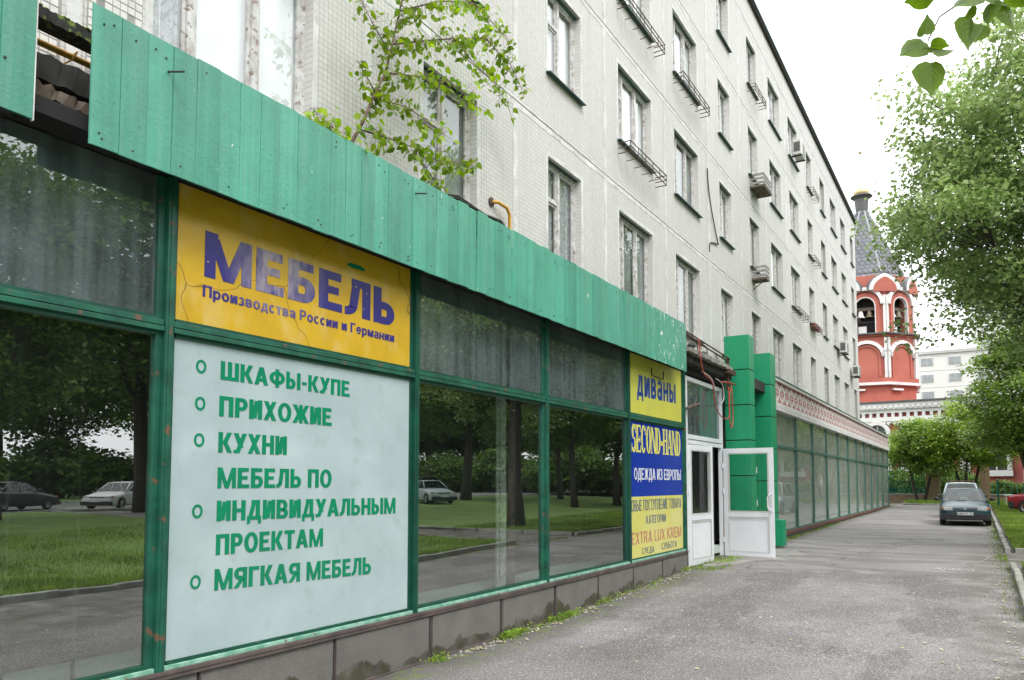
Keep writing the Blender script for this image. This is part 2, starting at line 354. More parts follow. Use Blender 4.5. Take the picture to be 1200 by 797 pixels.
def kerb_x(y):
    if y < 9.4: return 8.25-.03*(9.4-y)
    if y < 12.6: return 8.25-2.45*ss((y-9.4)/3.2)
    return 5.80
def strip_lawn(name, y0, y1, xl, x1, ny, nx=10, dz=.10):
    vs = []; fs = []
    for j in range(ny+1):
        y = y0+(y1-y0)*j/ny; a = xl(y) if callable(xl) else xl
        for i in range(nx+1):
            t = (i/nx)**1.6; x = a+(x1-a)*t; vs.append((x, y, G(x, y)+dz+(.03*math.sin(x*1.3+y*.7)+.02*math.sin(y*2.1) if 0 < i < nx else 0)))
    for j in range(ny):
        for i in range(nx):
            a = j*(nx+1)+i; fs.append((a, a+1, a+nx+2, a+nx+1))
    mb = MB(); mb.v = vs; mb.f = fs; return tag(mb.build(name, m_lawn), kind='structure')
strip_lawn('near_lawn', -16, 18.5, lambda y: kerb_x(y)+.14, 30.6, 80)
strip_lawn('middle_lawn', 22.4, 57.4, 5.95, 30.6, 60)
strip_lawn('church_verge', 57.5, 61.6, .97, 15, 6)
strip_lawn('roadside_lawn', -60, 160, STREET_X1+.2, 110, 60)

def path_points(pl, step):
    out_ = []; 
    for (a, b) in zip(pl[:-1], pl[1:]):
        L = math.dist(a, b); n = max(1, round(L/step))
        for k in range(n): out_.append(((a[0]+(b[0]-a[0])*k/n, a[1]+(b[1]-a[1])*k/n), (a[0]+(b[0]-a[0])*(k+1)/n, a[1]+(b[1]-a[1])*(k+1)/n)))
    return out_
kerb_mesh = {}
def kerb_line(label, pts, group=None, w_=.11):
    k = thing('kerb', label, 'kerb', (pts[0][0], pts[0][1], G(*pts[0])), group)
    for a, b in path_points(pts, 1.0):
        L = math.dist(a, b); key = round(L, 1)
        if key not in kerb_mesh:
            kerb_mesh[key] = MB().prism([(-w_/2, -.1), (w_/2, -.1), (w_/2, .105), (w_/2-.02, .12), (-w_/2+.02, .12), (-w_/2, .105)], 'y', .006, key-.006).mesh('kerb_stone', m_kerb)
        o = put('kerb_stone', kerb_mesh[key], k, (a[0]+random.uniform(-.012, .012), a[1], G(*a)+random.uniform(-.012, .012)))
        o.rotation_euler = (math.atan2(G(*b)-G(*a), L)+random.uniform(-.008, .008), 0, math.atan2(-(b[0]-a[0]), b[1]-a[1])+random.uniform(-.012, .012))
    return k
kp = [(kerb_x(y), y) for y in np.linspace(-14, 9.4, 12)]+[(kerb_x(y), y) for y in np.linspace(10.2, 12.6, 4)]+[(5.80, 18.4)]
kerb_line('pale concrete kerb of the near lawn, before the side path', kp)
kerb_line('concrete kerb along the near side of the side path', [(5.95, 18.5), (14, 18.6), (30, 18.8)])
kerb_line('concrete kerb along the far side of the side path', [(5.95, 22.35), (13.5, 22.6), (30, 22.8)])
kerb_line('long pale kerb of the lawn leading to the parked dark car', [(5.80, 22.3), (5.80, 57.2)])
kerb_line('kerb of the grass verge in front of the church fence', [(.95, 61.2), (.95, 57.6), (5.6, 57.4), (14, 57.3)])
kerb_line('kerb between the lawns and the street', [(30.8, -30), (30.8, 60)])
kerb_line('kerb on the far side of the street', [(47.1, -30), (47.1, 90)])
kerb_line('short dark kerb crossing the lawn by the parked dark car', [(6.0, 40.2), (8.3, 40.4)])
# street lane marks
lm = thing('lane_marking', 'broken white lane marking along the street', 'marking', (39, 0, .36))
dash = MB().box(-.09, 0, 0, .09, 3.2, .003)
dm = dash.mesh('dash', m_paintwhite)
for k in range(22): put('dash', dm, lm, (36.4, -20+k*6, G(36.4, -20+k*6)+.008)); put('dash', dm, lm, (41.6, -18+k*6, G(41.6, -18+k*6)+.008))

# ------------------------------------------------------------------ lettering (bold glyphs drawn as strokes; cap height 1)
class Glyphs:
    def __init__(s, t=.23, h=.19, serif=False): s.t, s.h, s.serif = t, h, serif
    def V(s, x, y0=0, y1=1, t=None):
        t = t or s.t; r = [[(x, y0), (x+t, y0), (x+t, y1), (x, y1)]]
        if s.serif:
            e = .07; k = .055
            r += [[(x-e, yy), (x+t+e, yy), (x+t+e, yy+k), (x-e, yy+k)] for yy in (y0, y1-k)]
        return r
    def H(s, x0, x1, y, h=None): h = h or s.h; return [[(x0, y), (x1, y), (x1, y+h), (x0, y+h)]]
    def D(s, x0, y0, x1, y1, t=None): t = t or s.t*1.06; return [[(x0, y0), (x0+t, y0), (x1+t, y1), (x1, y1)]]
    def A(s, cx, cy, rx, ry, a0=0, a1=360, t=None, h=None, n=None):
        t = t or s.t; h = h or s.h; n = n or max(6, int(abs(a1-a0)/15)); r = []
        for k in range(n):
            a, b = [rad(a0+(a1-a0)*q/n) for q in (k, k+1)]
            r.append([(cx+rx*math.cos(a), cy+ry*math.sin(a)), (cx+rx*math.cos(b), cy+ry*math.sin(b)), (cx+(rx-t)*math.cos(b), cy+(ry-h)*math.sin(b)), (cx+(rx-t)*math.cos(a), cy+(ry-h)*math.sin(a))])
        return r
    def bowl(s, x, w_, y0, y1):
        ry = (y1-y0)/2; cx = w_-min(ry*.95, .34); return s.H(x, cx, y0)+s.H(x, cx, y1-s.h)+s.A(cx, (y0+y1)/2, w_-cx, ry, -90, 90)
    def g(s, ch):
        t, h = s.t, s.h; lo = ch in 'произвдстамленухкгбы' ; k = 1
        W = .72
        if ch in 'П': return W, s.V(0)+s.V(W-t)+s.H(t, W-t, 1-h)
        if ch in 'НH':
            if s.serif: W = .78; return W, s.V(0)+s.V(W-t)+s.H(t, W-t, .5)
            return W, s.V(0)+s.V(W-t)+s.H(t, W-t, .41)
        if ch in 'ИN' and ch == 'И': return W, s.V(0)+s.V(W-t)+s.D(t*.75, .05, W-t*1.8, .95, t)
        if ch == 'N':
            W = .8 if s.serif else .72
            if s.serif: return W, s.V(0, t=.09)+s.V(W-.09, 0, 1, .09)+s.D(W-.26, 0, .0, 1, .26)
            return W, s.V(0)+s.V(W-t)+s.D(W-t*1.8, .0, t*.75, 1, t)
        if ch in 'МM': W = .96; u = t*.86; return W, s.V(0, t=u)+s.V(W-u, t=u)+s.D(W/2-u*.5, 0, .03, 1, u)+s.D(W/2-u*.5, 0, W-u-.03, 1, u)
        if ch in 'ЕE':
            W = .64 if not s.serif else .68
            r = s.V(0)+s.H(t, W, 0)+s.H(t, W-.04, 1-h)+s.H(t, W-.1, .43, h*.9)
            if s.serif: r += [[(W-.09, 0), (W+.02, 0), (W+.02, .26), (W-.03, .26)], [(W-.12, 1), (W-.02, 1), (W-.02, .76), (W-.07, .76)], [(W-.18, .36), (W-.1, .36), (W-.1, .6), (W-.18, .6)]]
            return W, r
        if ch in 'Б': W = .68; return W, s.V(0)+s.H(t, W-.05, 1-h)+s.bowl(t, W, 0, .62)
        if ch in 'ВB': W = .70; return W, s.V(0)+s.bowl(t, W, 0, .56)+s.bowl(t, W-.04, .56-h, 1)
        if ch in 'Ь': W = .68; return W, s.V(0)+s.bowl(t, W, 0, .62)
        if ch in 'Ы': W = .95; return W, s.V(0)+s.bowl(t, .62, 0, .62)+s.V(W-t)
        if ch in 'РP': W = .67; return W, s.V(0)+s.bowl(t, W, .36, 1)
        if ch in 'R': W = .74; return W, s.V(0)+s.bowl(t, W-.04, .40, 1)+s.D(W-t*1.05, 0, .34, .44)
        if ch in 'Я': W = .72; return W, s.V(W-t)+[[(W-x, y) for x, y in q][::-1] for q in s.bowl(t, W, .40, 1)]+s.D(-.02, 0, .32, .44)
        if ch in 'ОO':
            W = .80
            return W, s.A(W/2, .5, W/2, .52, 0, 360, n=28)
        if ch in 'СC':
            W = .76; r = s.A(W/2, .5, W/2, .52, 42, 318, n=20)
            if s.serif: r += [[(W-.1, .66), (W-.03, .66), (W-.03, 1.0), (W-.09, 1.0)]]
            return W, r
        if ch == 'S':
            W = .68; r = s.A(W/2, .735, W/2-.02, .28, 25, 255, n=12, h=h)+s.A(W/2, .265, W/2, .28, 80, -155, n=13, h=h)
            if s.serif: r += [[(W-.12, .70), (W-.05, .70), (W-.05, 1.0), (W-.09, 1.0)], [(.0, .0), (.05, 0), (.08, .30), (.0, .30)]]
            return W, r
        if ch in 'З': W = .64; return W, s.A(W*.46, .725, W*.48, .29, 150, -90, n=12)+s.A(W*.47, .285, W*.53, .30, 90, -155, n=12)
        if ch in 'DD':
            W = .76; r = s.V(0)
            return W, r+s.H(t, W-.42, 0)+s.H(t, W-.42, 1-h)+s.A(W-.42, .5, .42, .5, -90, 90, n=12)
        if ch in 'Д': W = .80; return W, s.H(0, W, 0)+s.H(.24, W-.08, 1-h)+s.V(W-.08-t, h, 1-h)+s.D(.08, h, .25, 1-h, t*.95)+[[(0, -.2), (t*.75, -.2), (t*.75, 0), (0, 0)], [(W-t*.75, -.2), (W, -.2), (W, 0), (W-t*.75, 0)]]
        if ch in 'Л': W = .74; return W, s.V(W-t)+s.H(.17, W-t, 1-h)+s.D(.10, .22, .18, 1-h, t*.95)+s.A(-.02, .27, .12+t*.95, .27, -90, -10, n=5)
        if ch in 'АA':
            W = .82
            if s.serif: return W, s.D(.02, 0, W/2-.08, 1, .08)+s.D(W-.27, 0, W/2-.12, 1, .26)+s.H(.18, W-.24, .26, .06)+s.H(-.05, .18, 0, .055)+s.H(W-.34, W+.05, 0, .055)
            return W, s.D(0, 0, W/2-t*.55, 1)+s.D(W-t*1.06, 0, W/2-t*.5, 1)+s.H(.22, W-.22, .2, h*.9)
        if ch in 'Т T'.replace(' ', ''): W = .66; return W, s.H(0, W, 1-h)+s.V(W/2-t/2, 0, 1-h)
        if ch in 'Г': W = .60; return W, s.V(0)+s.H(t, W, 1-h)
        if ch in 'КK': W = .74; return W, s.V(0)+s.D(W-t*1.05, 0, t*.85, .56)+s.D(t*.85, .44, W-t*1.15, 1)
        if ch in 'УY': W = .72; return W, s.D(.08, 0, W-t, 1)+s.D(.30, .28, 0, 1)+[[(.0, 0), (.18, 0), (.22, .16), (.0, .16)]]
        if ch in 'ХX': W = .74; return W, s.D(0, 0, W-t*1.1, 1)+s.D(W-t*1.1, 0, 0, 1)
        if ch in 'Ж': W = 1.02; c = W/2; return W, s.V(c-t/2)+s.D(0, 0, c-t*.9, .56)+s.D(c-t*.9, .44, 0, 1)+s.D(W-t*1.06, 0, c-t*.15, .56)+s.D(c-t*.15, .44, W-t*1.06, 1)
        if ch in 'Ш': W = 1.02; return W, s.V(0)+s.V((W-t)/2)+s.V(W-t)+s.H(t, W-t, 0)
        if ch in 'Ф': W = .98; return W, s.V((W-t)/2, -.03, 1.03)+s.A(W/2, .52, W/2, .38, 0, 360, n=24)
        if ch in 'L': W = .6; return W, s.V(0)+s.H(t, W, 0)
        if ch in 'U': W = .72; return W, s.V(0, .3)+s.V(W-t, .3)+s.A(W/2, .34, W/2, .34, 180, 360, n=12)
        if ch == '-': return .36, s.H(.02, .34, .34, .17)
        if ch == ' ': return .26, []
        if ch in 'nи': W = .60; x = .74; return W, s.V(0, 0, x)+s.V(W-t, 0, x)+s.D(t*.75, .04, W-t*1.75, x-.04, t)
        if ch in 'п': W = .60; x = .74; return W, s.V(0, 0, x)+s.V(W-t, 0, x)+s.H(t, W-t, x-h)
        if ch in 'н': W = .60; x = .74; return W, s.V(0, 0, x)+s.V(W-t, 0, x)+s.H(t, W-t, .29)
        if ch in 'м': W = .74; x = .74; return W, s.V(0, 0, x)+s.V(W-t, 0, x)+s.D(W/2-t/2, 0, .03, x)+s.D(W/2-t/2, 0, W-t-.03, x)
        if ch in 'т': W = .54; x = .74; return W, s.H(0, W, x-h)+s.V(W/2-t/2, 0, x-h)
        if ch in 'в': W = .58; x = .74; return W, s.V(0, 0, x)+s.bowl(t, W, 0, .42)+s.bowl(t, W-.03, .42-h*.8, x)
        if ch in 'ы': W = .80; x = .74; return W, s.V(0, 0, x)+s.bowl(t, .54, 0, .48)+s.V(W-t, 0, x)
        if ch in 'р': W = .62; x = .74; return W, s.V(0, -.26, x)+s.A(W/2+.03, x/2, W/2-.03, x/2+.01, -150, 150, n=14)
        if ch in 'о': W = .62; x = .74; return W, s.A(W/2, x/2, W/2, x/2+.015, 0, 360, n=20)
        if ch in 'с': W = .58; x = .74; return W, s.A(W/2, x/2, W/2, x/2+.015, 45, 315, n=16)
        if ch in 'е': W = .60; x = .74; return W, s.A(W/2, x/2, W/2, x/2+.015, 0, 315, n=18)+s.H(t*.9, W, .30, h*.8)
        if ch in 'з': W = .52; x = .74; return W, s.A(W*.46, x*.72, W*.48, x*.29, 150, -90, n=10)+s.A(W*.47, x*.28, W*.53, x*.30, 90, -155, n=10)
        if ch in 'а': W = .58; x = .74; return W, s.V(W-t, 0, .52)+s.A(W/2+.0, .50, W/2, .25, 0, 160, n=10)+s.A(W/2-.02, .22, W/2-.02, .235, 0, 360, n=14)
        if ch in 'д': W = .64; x = .74; return W, s.H(0, W, 0, h*.9)+s.H(.18, W-.06, x-h)+s.V(W-.06-t, h*.9, x-h)+s.D(.06, h*.9, .19, x-h, t*.9)+[[(0, -.17), (t*.75, -.17), (t*.75, 0), (0, 0)], [(W-t*.75, -.17), (W, -.17), (W, 0), (W-t*.75, 0)]]
        if ch in '0123456789':
            W = .6
            return W, {'0': s.A(.3, .5, .3, .5, 0, 360), '1': s.V(.2), '2': s.A(.3, .72, .28, .28, 170, -60)+s.H(0, .58, 0)+s.D(0, h, .34, .55), '5': s.H(.05, .55, 1-h)+s.V(.05, .5, 1)+s.A(.28, .32, .3, .33, 130, -150),
                       '7': s.H(0, .58, 1-h)+s.D(.1, 0, .34, 1-h)}.get(ch, s.A(.3, .28, .3, .28, 0, 360)+s.A(.3, .74, .26, .26, 0, 360))
        return .5, s.H(0, .4, .4)
def facade_text(name, txt, y0, y1, z0, h, mt, parent, x, G_=None, sp=.12, slope=0):
    G_ = G_ or Glyphs(); tot = sum(G_.g(c)[0]+sp for c in txt)-sp; sx = (y1-y0)/tot; cur = 0
    for ch in txt:
        w_, ps = G_.g(ch); mb = MB()
        for i, p in enumerate(ps):
            q = [((px+cur)*sx+y0, py*h+z0+slope*(px+cur)*sx) for px, py in p]
            area = sum(q[k][0]*q[(k+1) % len(q)][1]-q[(k+1) % len(q)][0]*q[k][1] for k in range(len(q)))
            if area < 0: q = q[::-1]
            mb.prism(q, 'x', x, x+.003+.00012*(i % 5))
        cur += w_+sp
        if ps: mb.build('letter', mt, parent)

# ------------------------------------------------------------------ shopfront (near)
sf = thing('shopfront', 'long green framed shopfront glazing with the furniture signs, under the green canopy', 'shopfront', (0, 3.6, 0))
YM = [-5.4, -2.4, .6, 3.58, 6.60, 9.58, 12.60]; YEND = 15.60
ZB, ZT, ZTOP = .57, 3.13, 4.28
def prof_mullion(y, z0, z1, worn):
    # stepped section: a proud face bar with a recessed rebate on each side
    mb = MB().box(-.03, y-.03, z0, .045, y+.036, z1); mb.box(-.05, y-.085, z0, .004, y-.0305, z1); mb.box(-.05, y+.0365, z0, .004, y+.075, z1)
    mb.box(.0455, y-.008, z0, .052, y+.018, z1)
    return mb
for i, y in enumerate(YM+[YEND]):
    prof_mullion(y, ZB-.02, ZTOP, i == 3).build('mullion', m_frame_rust if i % 2 else m_frame, sf, bevel=.003)
for a, b in zip(YM, YM[1:]+[YEND]):
    mb = MB().box(-.03, a+.046, ZT-.045, .04, b-.036, ZT-.008); mb.box(-.03, a+.046, ZT+.0, .032, b-.036, ZT+.042); mb.box(-.03, a+.046, ZT-.0075, .022, b-.036, ZT-.0005)
    mb.build('transom', m_frame_rust, sf, bevel=.003)
    mb = MB().box(-.03, a+.0462, ZB-.02, .035, b-.0362, ZB+.012); mb.build('sill_rail', m_sillpaint, sf, bevel=.003)
    MB().box(-.05, a+.077, ZB+.0125, .012, b-.087, ZB+.04).build('bottom_bead', m_frame, sf)
    MB().box(-.05, a+.077, ZT-.075, .012, b-.087, ZT-.0455).build('bottom_bead', m_frame, sf)
    MB().box(-.05, a+.077, ZT+.0425, .012, b-.087, ZT+.07).build('bottom_bead', m_frame, sf)
    if a not in (3.58, 12.60):
        MB().box(-.034, a+.077, ZB+.0405, -.028, b-.087, ZT-.0755).build('pane', m_glass, sf)
        MB().box(-.034, a+.077, ZT+.0705, -.028, b-.087, ZTOP).build('pane', m_glass_up, sf)
MB().box(-.028, -8, ZB-.085, .055, YEND+.06, ZB-.0205).build('plinth_cap', m_railmetal, sf, bevel=.004)
MB().box(.0555, -8, ZB-.048, .062, YEND+.06, ZB-.040).build('cap_flange', m_railmetal, sf)
mb = MB()
for k in range(30): mb.lathe([(.0, .0), (.006, .0), (.007, .004), (0, .005)], (0, 0, 0), 6)
# plinth of separate slabs
pl = thing('shop_plinth', 'low dark plinth of worn stone slabs under the shopfront, with weeds at its foot', 'plinth', (0, 3.6, 0))
js = [-7.7, -6.2, -4.7, -3.2, -1.8, -.6, .8, 2.3, 3.93, 5.40, 6.86, 8.35, 9.81, 11.25, 12.70, 14.16, 15.66]
tilts = {9: (.0, .0), 10: (.006, .012), 11: (-.01, .02), 12: (.004, .012)}
for i, (a, b) in enumerate(zip(js, js[1:])):
    g = .022+(.035 if i in (10, 11) else 0)
    z0 = G(0, (a+b)/2)-.08
    mb = MB().box(-.05, a+g, z0, random.uniform(.028, .04), b-g*.6, ZB-.09)
    o = mb.build('plinth_slab', m_plinth, pl, bevel=.006)
    rr = rad(random.uniform(-.5, .5)+(1.0 if i == 10 else -.9 if i == 11 else 0))
    c = Vector((0, (a+b)/2, ZB-.09)); M_ = Matrix.Translation(c) @ Matrix.Rotation(rr*.4, 4, 'X') @ Matrix.Rotation(rad(random.uniform(0, 1.2)), 4, 'Y') @ Matrix.Translation(-c)
    o.data.transform(M_)
    MB().box(-.02, b+.004, z0, .046, b+.011, ZB-.0905).build('joint_strip', m_railmetal, pl)
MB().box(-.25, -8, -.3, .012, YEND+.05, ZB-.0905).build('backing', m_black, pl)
for a, b in zip(js, js[1:]):
    MB().box(.03, a, G(0, a)-.04, .06, b-.01, G(0, (a+b)/2)+.018).build('base_angle', m_railmetal, pl)

# signs
m_yellow = MT('yellow_sign').geo()
q = m_yellow.sepz()
cv = m_yellow.n('ShaderNodeVectorMath', operation='DISTANCE'); m_yellow.l(m_yellow.co, cv.inputs[0]); cv.inputs[1].default_value = (0, 4.62, 3.78)
fd = m_yellow.n('ShaderNodeMapRange'); fd.inputs[1].default_value = .55; fd.inputs[2].default_value = .05; m_yellow.l(cv.outputs['Value'], fd.inputs[0])
ck = m_yellow.mix(m_yellow.noise(2.5, 4), (.64,.40,.025), (.55,.335,.022))
ck = m_yellow.mix(m_yellow.math('MULTIPLY', m_yellow.noise(3.2, 6, .52, .75, vec=m_yellow.map((1, 1.3, .8))), .4), ck, (.70,.58,.30))
ck = m_yellow.mix(m_yellow.noise(55, 2, .72, .75), ck, (.75,.68,.5))
vo = m_yellow.n('ShaderNodeTexVoronoi', feature='DISTANCE_TO_EDGE'); vo.inputs['Scale'].default_value = .55
wv = m_yellow.n('ShaderNodeTexNoise'); wv.inputs['Scale'].default_value = 2.0; m_yellow.l(m_yellow.co, wv.inputs['Vector'])
vm = m_yellow.n('ShaderNodeVectorMath', operation='ADD'); vs = m_yellow.n('ShaderNodeVectorMath', operation='SCALE'); vs.inputs['Scale'].default_value = .6
m_yellow.l(wv.outputs['Color'], vs.inputs[0]); m_yellow.l(m_yellow.co, vm.inputs[0]); m_yellow.l(vs.outputs[0], vm.inputs[1]); m_yellow.l(vm.outputs[0], vo.inputs['Vector'])
crk = m_yellow.n('ShaderNodeMapRange'); crk.inputs[1].default_value = .0; crk.inputs[2].default_value = .0045; crk.inputs[3].default_value = .85; crk.inputs[4].default_value = 0; m_yellow.l(vo.outputs[0], crk.inputs[0])
ck = m_yellow.mix(crk.outputs[0], ck, (.14,.08,.02))
m_yellow.col(ck).rough(.28); m_yellow = m_yellow.m
def letter_blue():
    m = MT('sign_blue_letters').geo()
    cv = m.n('ShaderNodeVectorMath', operation='DISTANCE'); m.l(m.co, cv.inputs[0]); cv.inputs[1].default_value = (0, 4.66, 3.82)
    fd = m.n('ShaderNodeMapRange'); fd.inputs[1].default_value = .60; fd.inputs[2].default_value = .15; m.l(cv.outputs['Value'], fd.inputs[0])
    f = m.math('MULTIPLY', fd.outputs[0], m.noise(5, 6, .30, .60, vec=m.map((1, 2.2, .8))))
    c = m.mix(m.math('MULTIPLY', f, .62), (.035,.028,.20), (.60,.52,.50)); c = m.mix(m.noise(24, 4, .68, .71), c, (.5,.42,.25))
    m.col(c).rough(.3); return m.m
m_blue_old = letter_blue()
m_board = simple('pale_sign_board', (.43,.525,.54), (.36,.455,.47), 1.6, .05, fine=(5, (.33,.40,.40), .55, .85))
m_green_let = simple('green_vinyl_letters', (.004,.235,.115), (.006,.20,.10), 6, .25)
m_lemon = simple('lemon_sign', (.60,.58,.085), (.53,.52,.10), 2, .3)
m_lemon2 = simple('lemon_poster', (.62,.58,.11), (.66,.62,.22), 1.4, .25)
m_blue = simple('poster_blue', (.006,.035,.36), (.004,.028,.30), 3, .25)
m_blue_let = simple('blue_letters', (.008,.05,.32), None, 6, .3)
m_navy_let = simple('navy_letters', (.03,.07,.16), (.06,.10,.20), 12, .4)
m_red_let = simple('faded_red_letters', (.42,.10,.09), (.50,.22,.18), 10, .4)
m_white_let = simple('white_letters', (.75,.77,.80), None, 10, .4)
m_yel_let = simple('yellow_serif_letters', (.74,.70,.14), None, 10, .4)

s1 = thing('furniture_sign', 'worn yellow sign reading МЕБЕЛЬ in big dark blue letters, above the white list board', 'sign', (0, 5.1, 3.2))
MB().box(-.03, 3.66, ZT+.0705, -.002, 6.513, ZTOP).build('board', m_yellow, s1)
facade_text('headline', 'МЕБЕЛЬ', 3.905, 6.25, 3.595, .375, m_blue_old, s1, -.0015, Glyphs(.25, .21), .10)
facade_text('subtitle', 'Производства России и Германии', 3.895, 6.25, 3.43, .095, m_blue_old, s1, -.0015, Glyphs(.19, .16), .10)
MB().prism([(5.53, 4.085), (5.6, 4.075), (5.78, 4.08), (5.79, 4.10), (5.72, 4.125), (5.58, 4.12), (5.54, 4.11)], 'x', -.0015, .0005).build('green_smear', m_green_let, s1)
s2 = thing('list_sign', 'large pale board with a green bulleted list of furniture kinds under the yellow sign', 'sign', (0, 5.1, .6))
MB().box(-.03, 3.66, ZB+.0405, -.004, 6.513, ZT-.0755).build('board', m_board, s2)
for txt, a, b, z, h, sl_ in [('ШКАФЫ-КУПЕ', 4.085, 5.59, 2.785, .152, 0), ('ПРИХОЖИЕ', 4.08, 5.35, 2.485, .165, 0), ('КУХНИ', 4.08, 4.80, 2.19, .165, 0), ('МЕБЕЛЬ ПО', 4.08, 5.36, 1.90, .168, 0),
                        ('ИНДИВИДУАЛЬНЫМ', 4.08, 6.30, 1.635, .165, -.005), ('ПРОЕКТАМ', 4.08, 5.26, 1.365, .165, -.008), ('МЯГКАЯ МЕБЕЛЬ', 4.075, 5.93, 1.085, .168, -.028)]:
    facade_text('lettering', txt, a, b, z, h, m_green_let, s2, -.0035, Glyphs(.235, .185), .09, sl_)
for z in (2.865, 2.57, 2.28, 1.72, 1.17):
    mb = MB()
    for p in Glyphs().A(0, 0, .048, .055, 0, 360, t=.02, h=.02, n=20): mb.prism([(a+3.90, b+z) for a, b in p], 'x', -.0035, -.0008)
    mb.build('bullet_ring', m_green_let, s2)
s3 = thing('sofas_sign', 'lemon yellow sign reading диваны in blue at the far end of the shopfront', 'sign', (0, 14.1, 3.2))
MB().box(-.03, 12.68, ZT+.0705, -.004, 15.50, ZTOP).build('board', m_lemon, s3)
facade_text('lettering', 'диваны', 13.06, 15.15, 3.535, .52, m_blue_let, s3, -.0035, Glyphs(.19, .15), .13, .018)
mb = MB().tube([(.02, 13.75, 4.12), (.03, 13.72, 3.98), (.03, 14.35, 3.97), (.02, 14.4, 4.14)], .012, 5); mb.build('wire_loop', m_iron, s3)
s4 = thing('second_hand_poster', 'blue and yellow SECOND-HAND clothing poster beside the white doors', 'poster', (0, 14.1, .6))
MB().box(-.03, 12.68, 1.70, -.004, 15.50, ZT-.0755).build('blue_sheet', m_blue, s4)
MB().box(-.03, 12.68, ZB+.0405, -.0045, 15.50, 1.6995).build('yellow_sheet', m_lemon2, s4)
facade_text('headline', 'SECOND-HAND', 12.78, 15.40, 2.50, .50, m_yel_let, s4, -.0035, Glyphs(.25, .075, True), .06)
facade_text('lettering', 'ОДЕЖДА ИЗ ЕВРОПЫ', 12.88, 15.40, 2.005, .21, m_white_let, s4, -.0035, Glyphs(.17, .13), .12)
facade_text('lettering', 'ОВЫЕ ПОСТУПЛЕНИЕ ТОВАРА', 12.74, 15.40, 1.44, .20, m_navy_let, s4, -.004, Glyphs(.15, .10), .14)
facade_text('lettering', 'КАТЕГОРИИ', 13.45, 14.48, 1.195, .15, m_navy_let, s4, -.004, Glyphs(.15, .10), .14)
facade_text('lettering', 'EXTRA LUX KREM', 12.74, 15.38, .855, .21, m_red_let, s4, -.004, Glyphs(.16, .12), .16)
facade_text('lettering', 'СРЕДА', 13.22, 13.84, .655, .11, m_navy_let, s4, -.004, Glyphs(.14, .10), .2)
facade_text('lettering', 'СУББОТА', 14.24, 15.10, .665, .125, m_navy_let, s4, -.004, Glyphs(.14, .10), .2)

# interior of the shop
room = thing('shop_interior', 'dim empty shop interior seen through the big panes', 'room', (-3, 5, .4))
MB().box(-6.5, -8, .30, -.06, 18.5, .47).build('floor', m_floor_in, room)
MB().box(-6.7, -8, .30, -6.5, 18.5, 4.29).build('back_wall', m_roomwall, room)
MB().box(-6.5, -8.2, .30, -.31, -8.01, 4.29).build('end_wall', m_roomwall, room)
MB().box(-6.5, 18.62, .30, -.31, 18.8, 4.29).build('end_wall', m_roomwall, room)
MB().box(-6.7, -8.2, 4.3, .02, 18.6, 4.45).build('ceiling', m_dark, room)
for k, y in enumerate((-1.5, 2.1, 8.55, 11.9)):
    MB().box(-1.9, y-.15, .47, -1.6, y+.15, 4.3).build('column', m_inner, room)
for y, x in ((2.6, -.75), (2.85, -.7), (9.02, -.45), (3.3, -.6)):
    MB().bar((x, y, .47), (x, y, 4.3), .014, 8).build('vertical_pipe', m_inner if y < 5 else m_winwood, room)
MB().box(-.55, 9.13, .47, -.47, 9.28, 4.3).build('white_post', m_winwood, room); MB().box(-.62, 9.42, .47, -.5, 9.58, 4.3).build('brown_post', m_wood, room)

# ------------------------------------------------------------------ canopy
cn = thing('shop_canopy', 'long green sheet metal fascia canopy over the shop windows, paint flaking at its far end', 'canopy', (.3, 2.8, 4.2))
def board_mesh(mt, w_=.207):
    mb = MB(); ys = [0, .004, .012, w_*.5, w_-.012, w_-.006, w_-.004]; xs = [-.006, .004, .006, .0075, .006, .004, -.006]
    zs = [0, .485, .97]
    n = len(ys)
    for z in zs:
        for y, x in zip(ys, xs): mb.v.append((x, y, z))
    for r in range(len(zs)-1):
        for i in range(n-1): a = r*n+i; mb.f.append((a, a+1, a+n+1, a+n))
    # back skin and edges
    o = len(mb.v)
    for z in (0, .97):
        for y in (0, w_-.004): mb.v.append((-.012, y, z))
    mb.f += [(o, o+2, o+3, o+1), (0, o, o+1, n-1)[::-1], (2*n, o+2, o+3, 3*n-1), (0, n, 2*n, o+2, o)[::-1], (n-1, 2*n-1, 3*n-1, o+3, o+1)]
    return mb.mesh('fascia_board', mt)
bm1 = board_mesh(m_canopy); bm2 = board_mesh(m_canopy_old)
nails = MB(); yb = 2.775; k = 0
while yb < 14.9:
    w_ = .2; jz = 4.18+random.uniform(-.003, .003)
    old = yb > 12.9 or (2.9 < yb < 3.3 and False)
    o = put('fascia_board', bm2 if old else bm1, cn, (.30+(.004 if k % 2 else -.003)+random.uniform(-.002, .002), yb, jz))
    o.scale = (random.uniform(.8, 1.3), random.choice((.985, 1.0)), random.uniform(.988, .996))
    o.rotation_euler = (rad(random.uniform(-.08, .08)), rad(random.uniform(-.4, .4)), rad(random.uniform(-1.6, 1.6)))
    for zz in (.07, .10, .84, .87):
        if random.random() < .8: nails.lathe([(0, 0), (.0075, 0), (.0075, .005), (0, .007)], (0, 0, 0), 6); 
        if len(nails.v) >= 24 and random.random() < 1: 
            last = nails.v[-24:]; py = yb+w_/2+random.uniform(-.05, .05); pz = jz+zz+random.uniform(-.02, .02)
            nails.v[-24:] = [(.306+z, py+x, pz+y) for x, y, z in last]
    yb += .2; k += 1
tag(nails.build('nail_heads', m_iron, cn), kind='stuff')
for y, z in ((3.33, 4.93), (6.2, 4.97)):
    MB().bar((.3, y, z), (.42, y+.05, z-.01), .008, 6).build('bent_nail', m_iron, cn)
